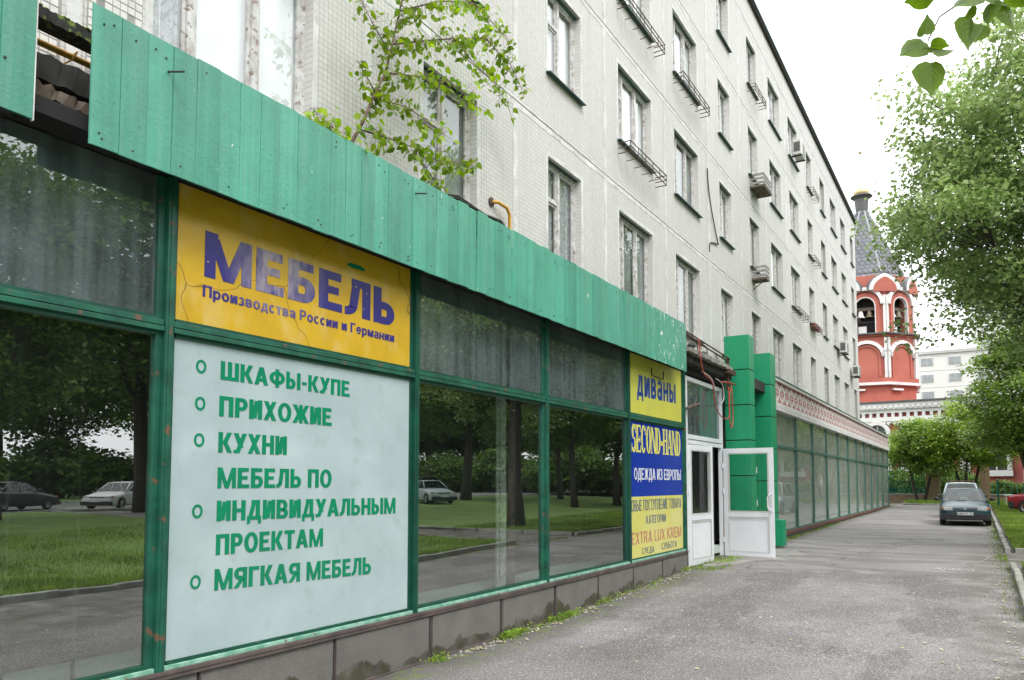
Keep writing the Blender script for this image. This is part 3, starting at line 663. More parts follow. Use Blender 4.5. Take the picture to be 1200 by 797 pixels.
for yy in np.arange(3.2, 15, 1.5):
    MB().box(-.29, yy-.03, 4.47, .285, yy+.03, 4.53).build('bracket', m_rust, cn)
MB().box(.24, 2.8, 4.47, .287, 14.95, 4.53).build('runner', m_rust, cn); MB().box(.24, 2.8, 4.86, .287, 14.95, 4.92).build('runner', m_rust, cn)
MB().box(.0, 2.45, 4.29, .23, 14.95, 4.40).build('soffit_board', m_black, cn)  # coloured black for the deep shade under the canopy
# separate end piece at the left
ce = thing('canopy_end_panel', 'separate dark green fascia panel at the left edge, with a gap before the long canopy', 'canopy', (.3, 1, 4.2))
for yb in np.arange(2.415-.2*15, 2.3, .2):
    o = put('fascia_board', bm1, ce, (.31+random.uniform(-.003, .003), yb, 4.19+random.uniform(-.004, .004)))
    o.scale = (1, 1, 1.12); o.rotation_euler = (0, rad(random.uniform(-.3, .3)), rad(random.uniform(-1, 1)))
MB().box(.292, 2.412, 4.18, .322, 2.418, 5.25).build('edge_trim', m_seam, ce)
for y in (2.24, 2.05, 1.9):
    MB().lathe([(0, 0), (.009, 0), (.009, .006), (0, .008)], (0, 0, 0), 6).xf(Matrix.Translation((.32, y, 4.5-.06*(2.24-y))) @ Matrix.Rotation(math.pi/2, 4, 'Y')).build('nail', m_iron, ce)
# concrete eaves slab and torn roofing behind the fascia
es = thing('eaves_slab', 'dark decayed concrete slab edge showing in the gap of the canopy', 'slab', (0, 5, 4.4))
def rough_slab(x0, x1, y0, y1, z0, z1, dy=.12, j=.02):
    dy *= .4; j *= .55
    mb = MB(); n = int((y1-y0)/dy); 
    for i in range(n+1):
        y = y0+(y1-y0)*i/n; r = lambda: random.uniform(-j, j)
        mb.v += [(x0, y, z0), (x1+r(), y, z0+r()), (x1+r()*1.5, y, z1+r()), (x0, y, z1)]
    for i in range(n):
        a = i*4
        for k in range(4): mb.f.append((a+k, a+(k+1) % 4, a+4+(k+1) % 4, a+4+k))
    mb.f += [(0, 1, 2, 3), tuple(n*4+q for q in (3, 2, 1, 0))]
    return mb
rough_slab(-.29, .02, -6, 15.2, 4.62, 4.80).build('slab_edge', m_dark, es)
rough_slab(-.29, .10, -6, 15.2, 4.47, 4.545, .1, .03).build('lower_ledge', m_wood, es)
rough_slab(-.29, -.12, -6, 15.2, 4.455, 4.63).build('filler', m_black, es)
rf = thing('roofing_strip', 'torn mossy roofing edge just above the canopy gap', 'roofing', (0, 4, 5.1))
m_moss = simple('mossy_felt', (.03,.03,.028), (.02,.02,.018), 8, .95, bump=.6, bscale=30, fine=(18, (.12,.17,.03), .58, .64))
rough_slab(-.12, .04, .5, 3.4, 5.02, 5.10, .07, .014).build('felt_edge', m_moss, rf)
m_mossg = simple('bright_moss', (.20,.28,.03), (.09,.13,.02), 30, .95, bump=.8, bscale=60)
mb = MB()
for _ in range(160):
    y = random.uniform(1.5, 3.2); mb.lathe([(0, .014), (.012, .008), (.016, 0)], (random.uniform(-.03, .04), y, 5.105), 5)
tag(mb.build('moss', m_mossg, rf), kind='stuff')
tr_ = thing('torn_roofing', 'dark curled roofing felt sticking out above the middle of the canopy', 'roofing', (0, 7.6, 5.2))
mb = MB(); pts = [(6.3, 5.14), (6.9, 5.22), (7.25, 5.30), (7.8, 5.27), (8.2, 5.30), (8.32, 5.20)]
for i, (y, z) in enumerate(pts): mb.v += [(-.28, y, z+.02), (.12+.02*(i % 2), y, z+.015*(i % 3)), (.12+.02*(i % 2), y, z-.015), (-.28, y, z-.01)]
for i in range(len(pts)-1):
    for k in range(4): mb.f.append((i*4+k, i*4+(k+1) % 4, i*4+4+(k+1) % 4, i*4+4+k))
mb.f += [(3, 2, 1, 0), tuple(20+q for q in (0, 1, 2, 3))]
mb.build('felt', m_dark, tr_)
MB().box(-.28, 6.95, 5.17, .11, 8.3, 5.24).build('board', m_wood, tr_)
gp = thing('gas_pipe', 'yellow gas pipe running along the wall behind the canopy', 'pipe', (-.2, 5, 4.9))
MB().tube([(-.2, -6, 4.86), (-.2, 3.0, 4.985), (-.2, 8.9, 4.99), (-.2, 8.93, 5.2), (-.2, 8.93, 5.66), (-.2, 8.86, 5.74), (-.22, 8.66, 5.76), (-.30, 8.6, 5.76)], .024, 8).build('pipe_run', m_pipe, gp, smooth=True)
MB().tube([(-.3, 2.9, 4.95), (-.17, 2.9, 4.95), (-.165, 2.93, 5.02), (-.3, 2.95, 5.03)], .006, 5).build('clip', m_pipe, gp)
mb = MB().lathe([(0, 0), (.06, 0), (.065, .02), (0, .03)], (0, 0, 0), 12).xf(Matrix.Translation((-.3, 8.6, 5.76)) @ Matrix.Rotation(math.pi/2, 4, 'Y')); mb.build('wall_collar', m_rust, gp)

# ------------------------------------------------------------------ entrance
en = thing('entrance', 'white plastic shop doorway with its doors standing open', 'doorway', (0, 17, .2))
DZ = .17
fr = MB().box(-.06, 15.70, DZ, .03, 15.80, 4.22); fr.box(-.06, 18.30, DZ, .03, 18.42, 4.22); fr.box(-.06, 15.8005, 4.13, .03, 18.2995, 4.22); fr.box(-.06, 15.8005, 2.78, .03, 18.2995, 2.98)
fr.build('door_frame', m_pvc, en, bevel=.006)
MB().box(.031, 15.81, 2.87, .036, 18.29, 2.885).build('frame_groove', m_acdark, en)
MB().box(-.03, 15.8005, 2.9805, -.022, 18.2995, 4.1295).build('transom_pane', m_glass_up, en)
def door_leaf(name, W_, Hh_, parent, handle):
    L = bpy.data.objects.new(name, None); C.objects.link(L); L.parent = parent
    s = .11; t = .06
    f = MB().box(0, 0, 0, t, s, Hh_); f.box(0, W_-s, 0, t, W_, Hh_); f.box(0, s+.0005, 0, t, W_-s-.0005, s+.02); f.box(0, s+.0005, Hh_-s, t, W_-s-.0005, Hh_); f.box(0, s+.0005, .95, t, W_-s-.0005, 1.07)
    f.build('leaf_frame', m_pvc, L, local=True, bevel=.006)
    MB().box(.018, s+.001, s+.021, .042, W_-s-.001, .9495).build('lower_panel', m_pvc, L, local=True)
    g = MB(); 
    for (a, b, c, d) in ((s, s+.02, s+.012, W_-s), ): pass
    MB().box(.026, s+.001, 1.0705, .034, W_-s-.001, Hh_-s-.0005).build('pane', m_glass_door, L, local=True)
    bead = MB()
    for x in (t+.0005, -.0075):
        bead.box(x, s+.004, 1.075, x+.007, s+.022, Hh_-s-.004); bead.box(x, W_-s-.022, 1.075, x+.007, W_-s-.004, Hh_-s-.004)
        bead.box(x, s+.0225, 1.075, x+.007, W_-s-.0225, 1.093); bead.box(x, s+.0225, Hh_-s-.022, x+.007, W_-s-.0225, Hh_-s-.004)
        bead.box(x, s+.004, s+.03, x+.007, s+.022, .94); bead.box(x, W_-s-.022, s+.03, x+.007, W_-s-.004, .94)
        bead.box(x, s+.0225, s+.03, x+.007, W_-s-.0225, s+.048); bead.box(x, s+.0225, .922, x+.007, W_-s-.0225, .94)
    bead.build('glazing_bead', m_acwhite, L, local=True)
    if handle:
        for sx, nx in ((t, 1), (0, -1)):
            y = W_-.055; a = sx+nx*.075
            MB().tube([(sx, y, 1.10), (a, y, 1.10), (a+nx*.012, y-.02, 1.13), (a+nx*.012, y-.06, 1.18), (a+nx*.012, y-.06, 1.42), (a+nx*.012, y-.02, 1.47), (a, y, 1.50), (sx, y, 1.50)], .016, 8).build('handle', m_pvc, L, local=True, smooth=True)
        MB().box(t, W_-.07, 1.19, t+.01, W_-.04, 1.40).build('lock_plate', m_acwhite, L, local=True)
    for z in (.35, 1.5, 2.1):
        if z < Hh_: MB().bar((t+.005, -.012, z), (t+.005, -.012, z+.12), .014, 8).build('hinge', m_pvc, L, local=True)
    return L
L1 = door_leaf('left_leaf', 1.22, 2.56, en, False); L1.location = Vector((-.02, 15.81, DZ+.03))-en.location; L1.rotation_euler = (0, 0, rad(-7))
L2 = door_leaf('right_leaf', 1.17, 2.56, en, True); L2.location = Vector((.06, 18.36, DZ+.03))-en.location; L2.rotation_euler = (0, 0, rad(-93))
MB().box(-.5, 15.7, 0, .30, 18.42, DZ).build('threshold', m_dark, en, bevel=.01)
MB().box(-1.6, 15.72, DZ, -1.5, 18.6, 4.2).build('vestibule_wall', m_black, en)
MB().box(.031, 18.30, .62, .07, 18.41, .82).build('brown_block', simple('cardboard', (.36,.25,.17), None, 5, .8), en)
cs = thing('entrance_canopy_slab', 'broken concrete slab with rusty frame and hanging cables over the white doors', 'slab', (.2, 16.5, 4.3))
rough_slab(-.29, .22, 15.0, 18.6, 4.44, 4.60, .15, .02).build('slab', m_dark, cs)
rough_slab(-.29, .34, 15.0, 18.3, 4.61, 4.70, .15, .03).build('upper_slab', simple('grey_concrete', (.26,.25,.23), (.14,.13,.11), 6, .9, bump=.5, bscale=20), cs)
for z, x in ((4.86, .22), (4.90, .28), (5.04, .05)):
    MB().bar((x, 15.0, z+.12), (x, 18.2 if z < 5 else 17.1, z), .018, 6).build('steel_rod', m_rust, cs)
MB().box(.20, 18.15, 4.15, .27, 18.24, 4.92).build('post', m_rust, cs)
for y in (15.1, 15.9, 16.6, 17.3): MB().bar((.25, y, 4.7), (.22, y, 5.0-.04*(y-15)), .012, 5).build('upright', m_rust, cs)
for y, z, r in ((15.75, 4.84, .10), (16.6, 4.76, .11)):
    MB().lathe([(0, -r*.7), (r*.6, -r*.5), (r, 0), (r*.8, r*.4), (r*.3, r*.8), (0, r*.85)], (.15, y, z), 12).build('lamp_globe', m_lampglass, cs, smooth=True)
MB().box(.0, 17.9, 4.52, .35, 18.5, 4.62).build('bracket_box', m_rust, cs)
def cable(name, label, pts, r, mt, parent=None):
    P = [Vector(p) for p in pts]; path = []
    for i in range(len(P)-1):
        p0, p1, p2, p3 = P[max(i-1, 0)], P[i], P[i+1], P[min(i+2, len(P)-1)]
        for k in range(6):
            t = k/6; path.append(.5*((2*p1)+(-p0+p2)*t+(2*p0-5*p1+4*p2-p3)*t*t+(-p0+3*p1-3*p2+p3)*t**3))
    path.append(P[-1]); return MB().tube(path, r, 5).build(name, mt, parent, smooth=True)
cable('cable', '', [(.36, 15.6, 4.95), (.38, 15.65, 4.5), (.37, 15.9, 4.25), (.33, 16.6, 4.15), (.3, 16.9, 3.7), (.3, 17.4, 3.45), (.3, 18.0, 3.5), (.3, 18.1, 4.0), (.3, 18.3, 4.3)], .013, m_redw, cs)
cable('cable', '', [(.33, 15.9, 4.3), (.3, 16.7, 4.22), (.3, 17.0, 3.9), (.3, 17.3, 3.75), (.3, 17.6, 3.9), (.3, 17.5, 4.2), (.3, 17.0, 4.28)], .011, m_whitecable, cs)
cable('cable', '', [(.3, 18.0, 4.2), (.3, 18.05, 3.5), (.3, 18.2, 3.25), (.3, 18.35, 3.5), (.3, 18.3, 4.2)], .013, m_redw, cs)
cable('cable', '', [(.26, 17.6, 4.28), (.3, 18.0, 4.3), (.3, 18.6, 4.32)], .022, m_redw, cs)
wl = tag(MB().bar((.0, 15.6, 3.48), (.28, 15.85, 3.62), .035, 8).build('wall_lamp_arm', m_wood), 'short stub of a wooden lamp arm left of the white doors', 'lamp arm')
# green pillars
def pillar(label, y0, y1, x1, top, n):
    p = thing('green_pillar', label, 'pillar', (x1/2, y0, .2), 'green panelled pillars beside the doors')
    zb = G(0, y0)-.02; zs = [top-k*.86 for k in range(n)]+[zb]; zs = sorted(set(z for z in zs if z > zb+.1))+[]; zs = [zb]+zs
    for a, b in zip(zs, zs[1:]):
        MB().box(0, y0, a+.012, x1, y1, b-.012).build('panel', m_pillar, p, bevel=.006)
    MB().box(.01, y0+.012, zb, x1-.014, y1-.012, top-.02).build('core', m_black, p)
    return p
pillar('taller green panelled pillar right behind the open white door', 18.75, 19.25, .60, 5.56, 7)
pillar('shorter green panelled pillar next to the far showroom', 21.0, 21.6, .60, 5.44, 7)
wp = thing('white_mullion_post', 'narrow white post standing between the two green pillars', 'post', (.5, 20.9, .3))
MB().box(.26, 20.2, .2, .33, 20.27, 4.35).build('post', m_pvc, wp)
for z in (1.35, 2.2): MB().box(.3305, 20.18, z, .37, 20.3, z+.16).build('hinge', m_pvc, wp)
MB().box(-.2, 19.3, 4.36, .45, 21.2, 4.62).build('beam', m_dark, wp)
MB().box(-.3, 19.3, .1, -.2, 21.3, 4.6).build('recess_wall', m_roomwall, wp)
gb = thing('green_box', 'small green metal box standing at the foot of the shorter pillar', 'box', (.7, 21.0, .2))
MB().box(.62, 20.9, .30, .86, 21.3, .98).build('casing', m_pillar, gb, bevel=.01)
MB().box(.8605, 20.96, .36, .866, 21.24, .92).build('door', m_pillar, gb)
MB().bar((.74, 21.0, .18), (.74, 21.0, .30), .05, 8).build('pipe_stub', m_acwhite, gb)

# ------------------------------------------------------------------ far showroom with ornamental parapet
fs = thing('far_showroom', 'far glazed showroom wing with a white and red lattice parapet, beyond the green pillars', 'showroom', (.2, 24, .2))
FX = .20; FY = [23.27+2.93*k for k in range(12)]; FEND = 56.0
FY = [y for y in FY if y < 55]+[FEND]
m_fframe = simple('far_frame_green', (.03,.12,.09), (.05,.14,.11), 2, .5)
m_lattice = simple('lattice_white', (.66,.65,.64), (.55,.54,.53), 3, .8)
m_pinkback = simple('parapet_red', (.42,.075,.06), (.34,.07,.055), 2, .85)
m_basered = simple('red_brown_base', (.16,.055,.04), (.10,.05,.04), 3, .8, bump=.3)
for y in FY: MB().box(FX-.06, y-.035, .52, FX+.04, y+.035, 4.06).build('mullion', m_fframe, fs)
for a, b in zip(FY, FY[1:]):
    MB().box(FX-.05, a+.0355, 3.00, FX+.04, b-.0355, 3.07).build('transom', m_fframe, fs)
    MB().box(FX-.02, a+.0355, .545, FX-.012, b-.0355, 2.9995).build('pane', m_glass_far, fs)
    MB().box(FX-.02, a+.0355, 3.0705, FX-.012, b-.0355, 4.06).build('pane', m_glass_far, fs)
    MB().box(FX-.05, a+.0355, .50, FX+.05, b-.0355, .5445).build('bottom_rail', m_fframe, fs)
MB().box(-.15, 22.2, .40, FX+.12, FEND+.06, .4995).build('base_ledge', m_basered, fs)
MB().box(-.15, 22.2, .0, FX+.07, FEND+.03, .3995).build('base', m_plinth, fs)
# parapet
MB().box(FX-.10, 21.9, 4.30, FX+.05, FEND+.15, 4.94).build('parapet_back', m_pinkback, fs)
MB().box(FX-.10, 21.9, 4.07, FX+.14, FEND+.2, 4.155).build('lower_band', m_lattice, fs)
MB().box(FX-.10, 21.9, 4.1555, FX+.11, FEND+.2, 4.175).build('band_dark_strip', m_fframe, fs)  # dark green strip between the two white bands
MB().box(FX-.10, 21.9, 4.1755, FX+.12, FEND+.2, 4.2995).build('lower_band', m_lattice, fs)
MB().box(FX-.14, 21.9, 4.9405, FX+.13, FEND+.2, 5.02).build('coping', m_lattice, fs)
MB().box(FX-.16, 21.85, 5.0205, FX+.15, FEND+.22, 5.05).build('coping_flashing', m_fframe, fs)
cell = MB(); cw = .70; x = FX+.0505
def petal(y0, z0, y1, z1, wd, k):
    a = Vector((0, y0, z0)); b = Vector((0, y1, z1)); d = (b-a); n_ = Vector((0, -d.z, d.y)).normalized()*wd; m_ = (a+b)/2
    cell.prism([(a.y, a.z), (m_.y-n_.y, m_.z-n_.z), (b.y, b.z), (m_.y+n_.y, m_.z+n_.z)], 'x', x-FX, x-FX+.006+.001*k)
for k, q in enumerate([(0, 0, .35, .32), (.35, .32, .7, .64), (0, .64, .35, .32), (.35, .32, .7, 0)]): petal(*q, .062, k)
for k, q in enumerate([(.35, 0, .35, .64), (.0, .0, .0, .32), (0, .32, 0, .64)]): petal(*q, .035, k+4)
petal(-.16, .32, .16, .32, .03, 7); petal(.2, .32, .5, .32, .03, 8)
lm_ = cell.mesh('lattice_block', m_lattice)
y = 21.95; 
while y < FEND-.3: put('lattice_block', lm_, fs, (FX, y, 4.30)); y += cw
MB().box(-6, 22.0, .3, FX-.0605, FEND, .52).build('floor', m_floor_in, fs)
m_pale_in = simple('pale_showroom_wall', (.34,.35,.32), (.26,.27,.25), .7, .9)
MB().box(-3.2, 22.0, .52, -3.1, FEND, 4.06).build('inner_wall', m_pale_in, fs)
MB().box(-6, 21.86, .3, FX-.1, 21.99, 4.9).build('side_wall', m_pale_in, fs)
MB().box(-6, FEND+.07, .2, FX-.1, FEND+.13, 4.9).build('end_wall', m_pale_in, fs)
MB().box(-8, 21.9, 4.0605, FX-.105, FEND+.15, 4.7).build('flat_roof', m_dark, fs)
for y in np.arange(26.2, 54, 5.86): MB().box(-1.2, y-.15, .52, -.9, y+.15, 4.06).build('column', m_pale_in, fs)

# ------------------------------------------------------------------ apartment building
BX = -.30; Y0 = 2.97; BAY = 3.14; NB = 14; FL = 2.80; Z1 = 4.64
ab = thing('apartment_building', 'long five storey apartment block of pale tiled panels rising above the shops', 'apartment building', (-6, 24, 0))
YL = Y0-2*BAY; YR = Y0+NB*BAY
WIDE = lambda i: (i % 4) in (0, 3)
WN = {True: (.62, 2.34), False: (.99, 2.15)}   # opening start and end within a bay
WZS = [(.66, 2.38), (.93, 2.42)]; WZR = lambda k: WZS[min(k, 1)]
def panel_mesh(wide, WZ):
    a, b = WN[wide]; g = .012; e = .12; ys = [g, a, b, BAY-g]; zs = [g, WZ[0], WZ[1], FL-g]
    mb = MB()
    for x in (0, -e):
        for z in zs:
            for y in ys: mb.v.append((x, y, z))
    for j in range(3):
        for i in range(3):
            if i == 1 and j == 1: continue
            q = j*4+i; mb.f.append((q, q+1, q+5, q+4)); q += 16; mb.f.append((q+4, q+5, q+1, q))
    hole = [5, 6, 10, 9]; rim = [0, 3, 15, 12]
    for L, flip in ((hole, False), (rim, True)):
        for k in range(4):
            f = (L[k], L[k]+16, L[(k+1) % 4]+16, L[(k+1) % 4]); mb.f.append(f[::-1] if flip else f)
    return mb.mesh('wall_panel', m_panel)
PM = {(w_, k): panel_mesh(w_, WZS[k]) for w_ in (True, False) for k in (0, 1)}
def window_parts(wide, WZ):
    a, b = WN[wide]; W_ = b-a; H_ = WZ[1]-WZ[0]; x0, x1 = -.17, -.11
    f = MB(); t = .05
    f.box(x0, 0, 0, x1, t, H_); f.box(x0, W_-t, 0, x1, W_, H_); f.box(x0, t+.0005, 0, x1, W_-t-.0005, t); f.box(x0, t+.0005, H_-t, x1, W_-t-.0005, H_)
    div = [.42, 1.10] if wide else [.55]
    for d in div: f.box(x0, d-.035, t+.0005, x1+.006, d+.035, H_-t-.0005)
    edges = [0]+div+[W_]; panes = []; cas = MB()
    for k in range(len(edges)-1):
        y0 = edges[k]+(t if k == 0 else .036); y1 = edges[k+1]-(t if k == len(edges)-2 else .036)
        z0, z1 = t+.001, H_-t-.001; segs = [(z0, z1)]
        if k == 0:
            zt = z0+(z1-z0)*.66; f.box(x0, y0+.0005, zt-.025, x1, y1-.0005, zt+.025); segs = [(z0, zt-.026), (zt+.026, z1)]
        for (p, q) in segs:
            c = .035; xs = x1-.02
            cas.box(xs-.03, y0+.001, p, xs, y0+c, q); cas.box(xs-.03, y1-c, p, xs, y1-.001, q); cas.box(xs-.03, y0+c+.0005, p, xs, y1-c-.0005, p+c); cas.box(xs-.03, y0+c+.0005, q-c, xs, y1-c-.0005, q)
            panes.append((y0+c, y1-c, p+c, q-c))
    fm = f.mesh('window', m_winwood); cm = cas.mesh('casement', m_winwood)
    pms = [MB().box(x1-.04, p[0]+.0005, p[2]+.0005, x1-.036, p[1]-.0005, p[3]-.0005).mesh('pane', m_glass_win) for p in panes]
    s_ = MB().prism([(x1+.001, -.0), (.085, -.03), (.085, -.045), (x1+.001, -.02)], 'y', -.06, W_+.06).mesh('sill', m_sillgreen)
    cu = {}
    for nm, mt_ in (('a', m_curtain), ('b', m_lace), ('c', m_dimroom)):
        mb = MB(); n = 26
        for k in range(n+1): y = -.12+(W_+.24)*k/n; x = -.205+.014*math.sin(k*1.9)+.006*math.sin(k*5.1); mb.v += [(x, y, .02), (x, y, H_-.02)]
        for k in range(n): mb.f.append((2*k, 2*k+2, 2*k+3, 2*k+1))
        cu[nm] = mb.mesh('curtain', mt_, True)
    sur = MB(); e = .07; x = .0035
    sur.box(.0002, -e, -.0, x, -.002, H_+e); sur.box(.0002, W_+.002, 0, x, W_+e, H_+e); sur.box(.0002, -.0015, H_+.002, x, W_+.0015, H_+e)
    rv = MB().box(-.12+.0005, .001, H_-.006, -.05, W_-.001, H_-.0005)  # dark strip standing in for the reveal's shade at the window head
    return fm, cm, pms, s_, cu, sur.mesh('surround', m_seam), rv.mesh('head_shade_strip', m_sillgreen)
WP = {(w_, k): window_parts(w_, WZS[k]) for w_ in (True, False) for k in (0, 1)}
spec_c = {(0, 0): 'a', (1, 0): 'c', (2, 0): 'b', (3, 0): 'c', (4, 0): 'c'}
def add_window(i, k):
    wide = WIDE(i); a, b = WN[wide]; fm, cm, pms, s_, cu, sur, rv = WP[wide, min(k, 1)]; loc = (BX, Y0+BAY*i+a, Z1+FL*k+WZR(k)[0])
    win = put('window', fm, ab, loc)
    put('casement', cm, win, loc)
    for p in pms: put('pane', p, win, loc)
    put('sill', s_, win, loc); put('surround', sur, win, loc); put('head_shade_strip', rv, win, loc)
    c = spec_c.get((i, k)) or random.choice('aaaaaaabc'); o = put('curtain', cu[c], win, loc)
    if (i, k) == (0, 0): o = put('lace_curtain', cu['b'], win, (loc[0]+.03, loc[1]+.04, loc[2])); o.scale = (1, .17, 1)
for k in range(4):
    for i in range(-2, NB):
        put('wall_panel', PM[WIDE(i), min(k, 1)], ab, (BX, Y0+BAY*i, Z1+FL*k))
        if i >= -1: add_window(i, k)
for i in range(-2, NB):
    MB().box(BX-.12, Y0+BAY*i+.012, Z1+4*FL+.012, BX, Y0+BAY*(i+1)-.012, 16.72).build('parapet_panel', m_panel, ab)
    MB().box(BX-.12, Y0+BAY*i+.012, .6, BX-.003, Y0+BAY*(i+1)-.012, Z1-.012).build('lower_panel', m_panel, ab) if i >= 6 else MB().box(BX-.12, Y0+BAY*i+.012, 4.46, BX-.003, Y0+BAY*(i+1)-.012, Z1-.012).build('lower_panel', m_panel, ab)
# mortar seams along the joints: irregular bands
def seam(p0, p1, wd, axis):
    mb = MB(); L = abs(p1-p0); n = max(4, int(L/.14))
    for q in range(n+1):
        t = p0+(p1-p0)*q/n; a = -wd/2-random.uniform(-.012, .02); b = wd/2+random.uniform(-.012, .02)
        for u, xx in ((a, .0015), (a+.02, .006), (b-.02, .006), (b, .0015)): mb.v.append((BX+xx, t, u) if axis == 'y' else (BX+xx, u, t))
    for q in range(n):
        for r in range(3):
            f = (q*4+r, q*4+4+r, q*4+5+r, q*4+1+r); mb.f.append(f if axis == 'y' else f[::-1])
    return mb
for k in range(0, 5):
    z = Z1+FL*k; mb = seam(YL, YR, .12, 'y'); mb.v = [(a, b, c+z) for a, b, c in mb.v]; mb.build('joint_seam', m_seam, ab)
    l_ = MB().box(BX+.0065, YL, z+.035, BX+.010, YR, z+.048); l_.build('joint_line', m_jointline, ab)
for i in range(-1, NB):
    y = Y0+BAY*i; mb = seam(Z1, 16.7, .11, 'z'); mb.v = [(a+.0015, b+y, c) for a, b, c in mb.v]; mb.build('joint_seam', m_seam, ab)
MB().box(BX-.10, YL-.1, 16.7205, BX+.10, YR+.1, 16.78).build('roof_edge', m_iron, ab)
MB().box(BX-.10, YL-.1, 16.7805, BX+.14, YR+.1, 16.86).build('roof_flashing', m_sillgreen, ab)
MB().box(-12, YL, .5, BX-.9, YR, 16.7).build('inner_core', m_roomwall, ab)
MB().box(BX-.9, YR-.05, .5, BX-.13, YR, 16.7).build('end_wall', m_panel, ab)
MB().box(BX-.9, YL, .5, BX-.13, YL+.05, 16.7).build('end_wall', m_panel, ab)
for k in range(1, 5): MB().box(BX-.88, YL+.06, Z1+FL*k-.1, BX-.13, YR-.06, Z1+FL*k+.1).build('floor_slab', m_roomwall, ab)
MB().box(BX-.88, YL+.06, 16.5, BX-.13, YR-.06, 16.7).build('floor_slab', m_roomwall, ab)
# real ceramic tiles on the nearest bit of wall (beside the first window and in the canopy gap)
tm = MB().add([(0,.002,.002),(0,.058,.002),(0,.058,.058),(0,.002,.058),(.005,.0045,.0045),(.005,.0555,.0045),(.005,.0555,.0555),(.005,.0045,.0555)], [(4,5,6,7),(0,1,5,4),(1,2,6,5),(2,3,7,6),(3,0,4,7)]).mesh('tile', m_tile)
nt_ = 0
MB().box(BX+.0008, 2.36, 4.66, BX+.0012, 2.88, 5.86).build('tile_grout', m_grout, ab)
MB().box(BX+.0008, 3.06, 4.74, BX+.0012, 3.50, 5.86).build('tile_grout', m_grout, ab)
for (ya, yb_, za, zb_) in ((2.37, 2.86, 4.68, 5.84), (3.07, 3.49, 5.04, 5.84)):
    y = ya
    while y+.06 <= yb_+.01:
        z = za
        while z+.06 <= zb_+.01:
            if nt_ < 290 and random.random() > .02: put('tile', tm, ab, (BX+.0012, y, z)); nt_ += 1
            z += .061
        y += .061

# balcony-less window racks, air conditioners, shelves
def wpos(i, k): a, b = WN[WIDE(i)]; return Y0+BAY*i+a, Y0+BAY*i+b, Z1+FL*k+WZR(k)[0]
def flower_rack(i, k, label, W_=None, dz=-.10, dp=.26):
    y0, y1, z = wpos(i, k); y0 -= .05; y1 += .15
    if W_: y1 = y0+W_
    z += dz; t = thing('window_rack', label, 'rack', (BX, (y0+y1)/2, z), 'iron flower racks under the windows')
    r = .011; xa, xb = BX+.02, BX+dp
    for zz in (z-.20, z-.10, z): MB().tube([(xa, y0, zz), (xb, y0, zz), (xb, y1, zz), (xa, y1, zz)], r, 5).build('rail', m_rust, t)
    n = int((y1-y0)/.34); m_ = MB().tube([(xb, 0, 0), (xb, 0, -.20), (xa, 0, -.20)], r*.8, 4).mesh('rib', m_rust)
    for q in range(n+1): put('rib', m_, t, (0, y0+(y1-y0)*q/n, z))
    return t
flower_rack(3, 1, 'empty iron flower rack under the wide third floor window above the lemon sign')
flower_rack(3, 2, 'iron flower rack two floors above the lemon sign, cut by the photo top')
flower_rack(4, 2, 'empty iron flower rack under the fourth floor window left of the hanging cable')
flower_rack(6, 3, 'pale thin iron rack under a top floor window near the middle of the block')
flower_rack(8, 1, 'sagging wire rack under a third floor window, left of the reddish flower box')
rk = flower_rack(9, 1, 'rack holding a reddish flower box under a third floor window above the far showroom')
y0, y1, z = wpos(9, 1); bx = thing('flower_box', 'long reddish flower box standing in a window rack above the far showroom', 'flower box', (BX, y0, z)); MB().box(BX+.04, y0, z-.2, BX+.2, y1, z-.02).build('box', simple('reddish_box', (.22,.07,.05), None, 4, .7), bx, bevel=.01)
flower_rack(9, 3, 'tangled iron rack under a top floor window right of the highest air conditioner')
flower_rack(13, 2, 'rack on the last window column near the end of the block')
flower_rack(9, 2, 'low rack under a fourth floor window above the reddish flower box')
m_slatgrey = simple('grey_slats', (.30,.29,.28), (.18,.17,.16), 8, .8)
def shelf_box(i, k, label, wd=.7):
    y0, y1, z = wpos(i, k); t = thing('window_crate', label, 'crate', (BX, y0, z))
    MB().box(BX+.01, y0+.1, z-.42, BX+.42, y0+.1+wd, z-.36).build('bottom_board', m_wood, t)
    for zz in (z-.33, z-.2, z-.08):
        MB().box(BX+.40, y0+.1, zz, BX+.42, y0+.1+wd, zz+.07).build('slat', m_slatgrey, t); MB().box(BX+.01, y0+.1, zz, BX+.3995, y0+.12, zz+.07).build('slat', m_slatgrey, t)
    MB().tube([(BX+.02, y0+.15, z-.7), (BX+.4, y0+.15, z-.43)], .015, 5).build('strut', m_iron, t)
shelf_box(6, 2, 'grey slatted crate with a brown bottom under a fourth floor window', 1.0); shelf_box(6, 1, 'small pale shelf box under a narrow third floor window', .45)
def ac_unit(y, z, label):
    t = thing('air_conditioner', label, 'air conditioner', (BX, y, z), 'air conditioners on the facade')
    MB().box(BX+.12, y, z, BX+.42, y+.8, z+.56).build('casing', m_acwhite, t, bevel=.02)
    MB().box(BX+.4205, y+.30, z+.06, BX+.426, y+.74, z+.50).build('grille', m_acdark, t)
    for q in range(6): MB().box(BX+.427, y+.31, z+.09+q*.07, BX+.434, y+.73, z+.115+q*.07).build('grille_bar', m_acwhite, t)
    for yy in (y+.1, y+.66): MB().box(BX, yy, z-.05, BX+.44, yy+.04, z-.002).build('bracket', m_iron, t)
    MB().box(BX+.16, y-.008, z+.1, BX+.38, y-.0005, z+.46).build('side_vent', m_acdark, t)
ac_unit(28.9, 14.0, 'white air conditioner high on the facade under a top floor window')
ac_unit(39.1, 8.15, 'white air conditioner below a third floor window near the far end of the block')
ac_unit(43.4, 7.55, 'white air conditioner at the very end of the facade beside the red church')
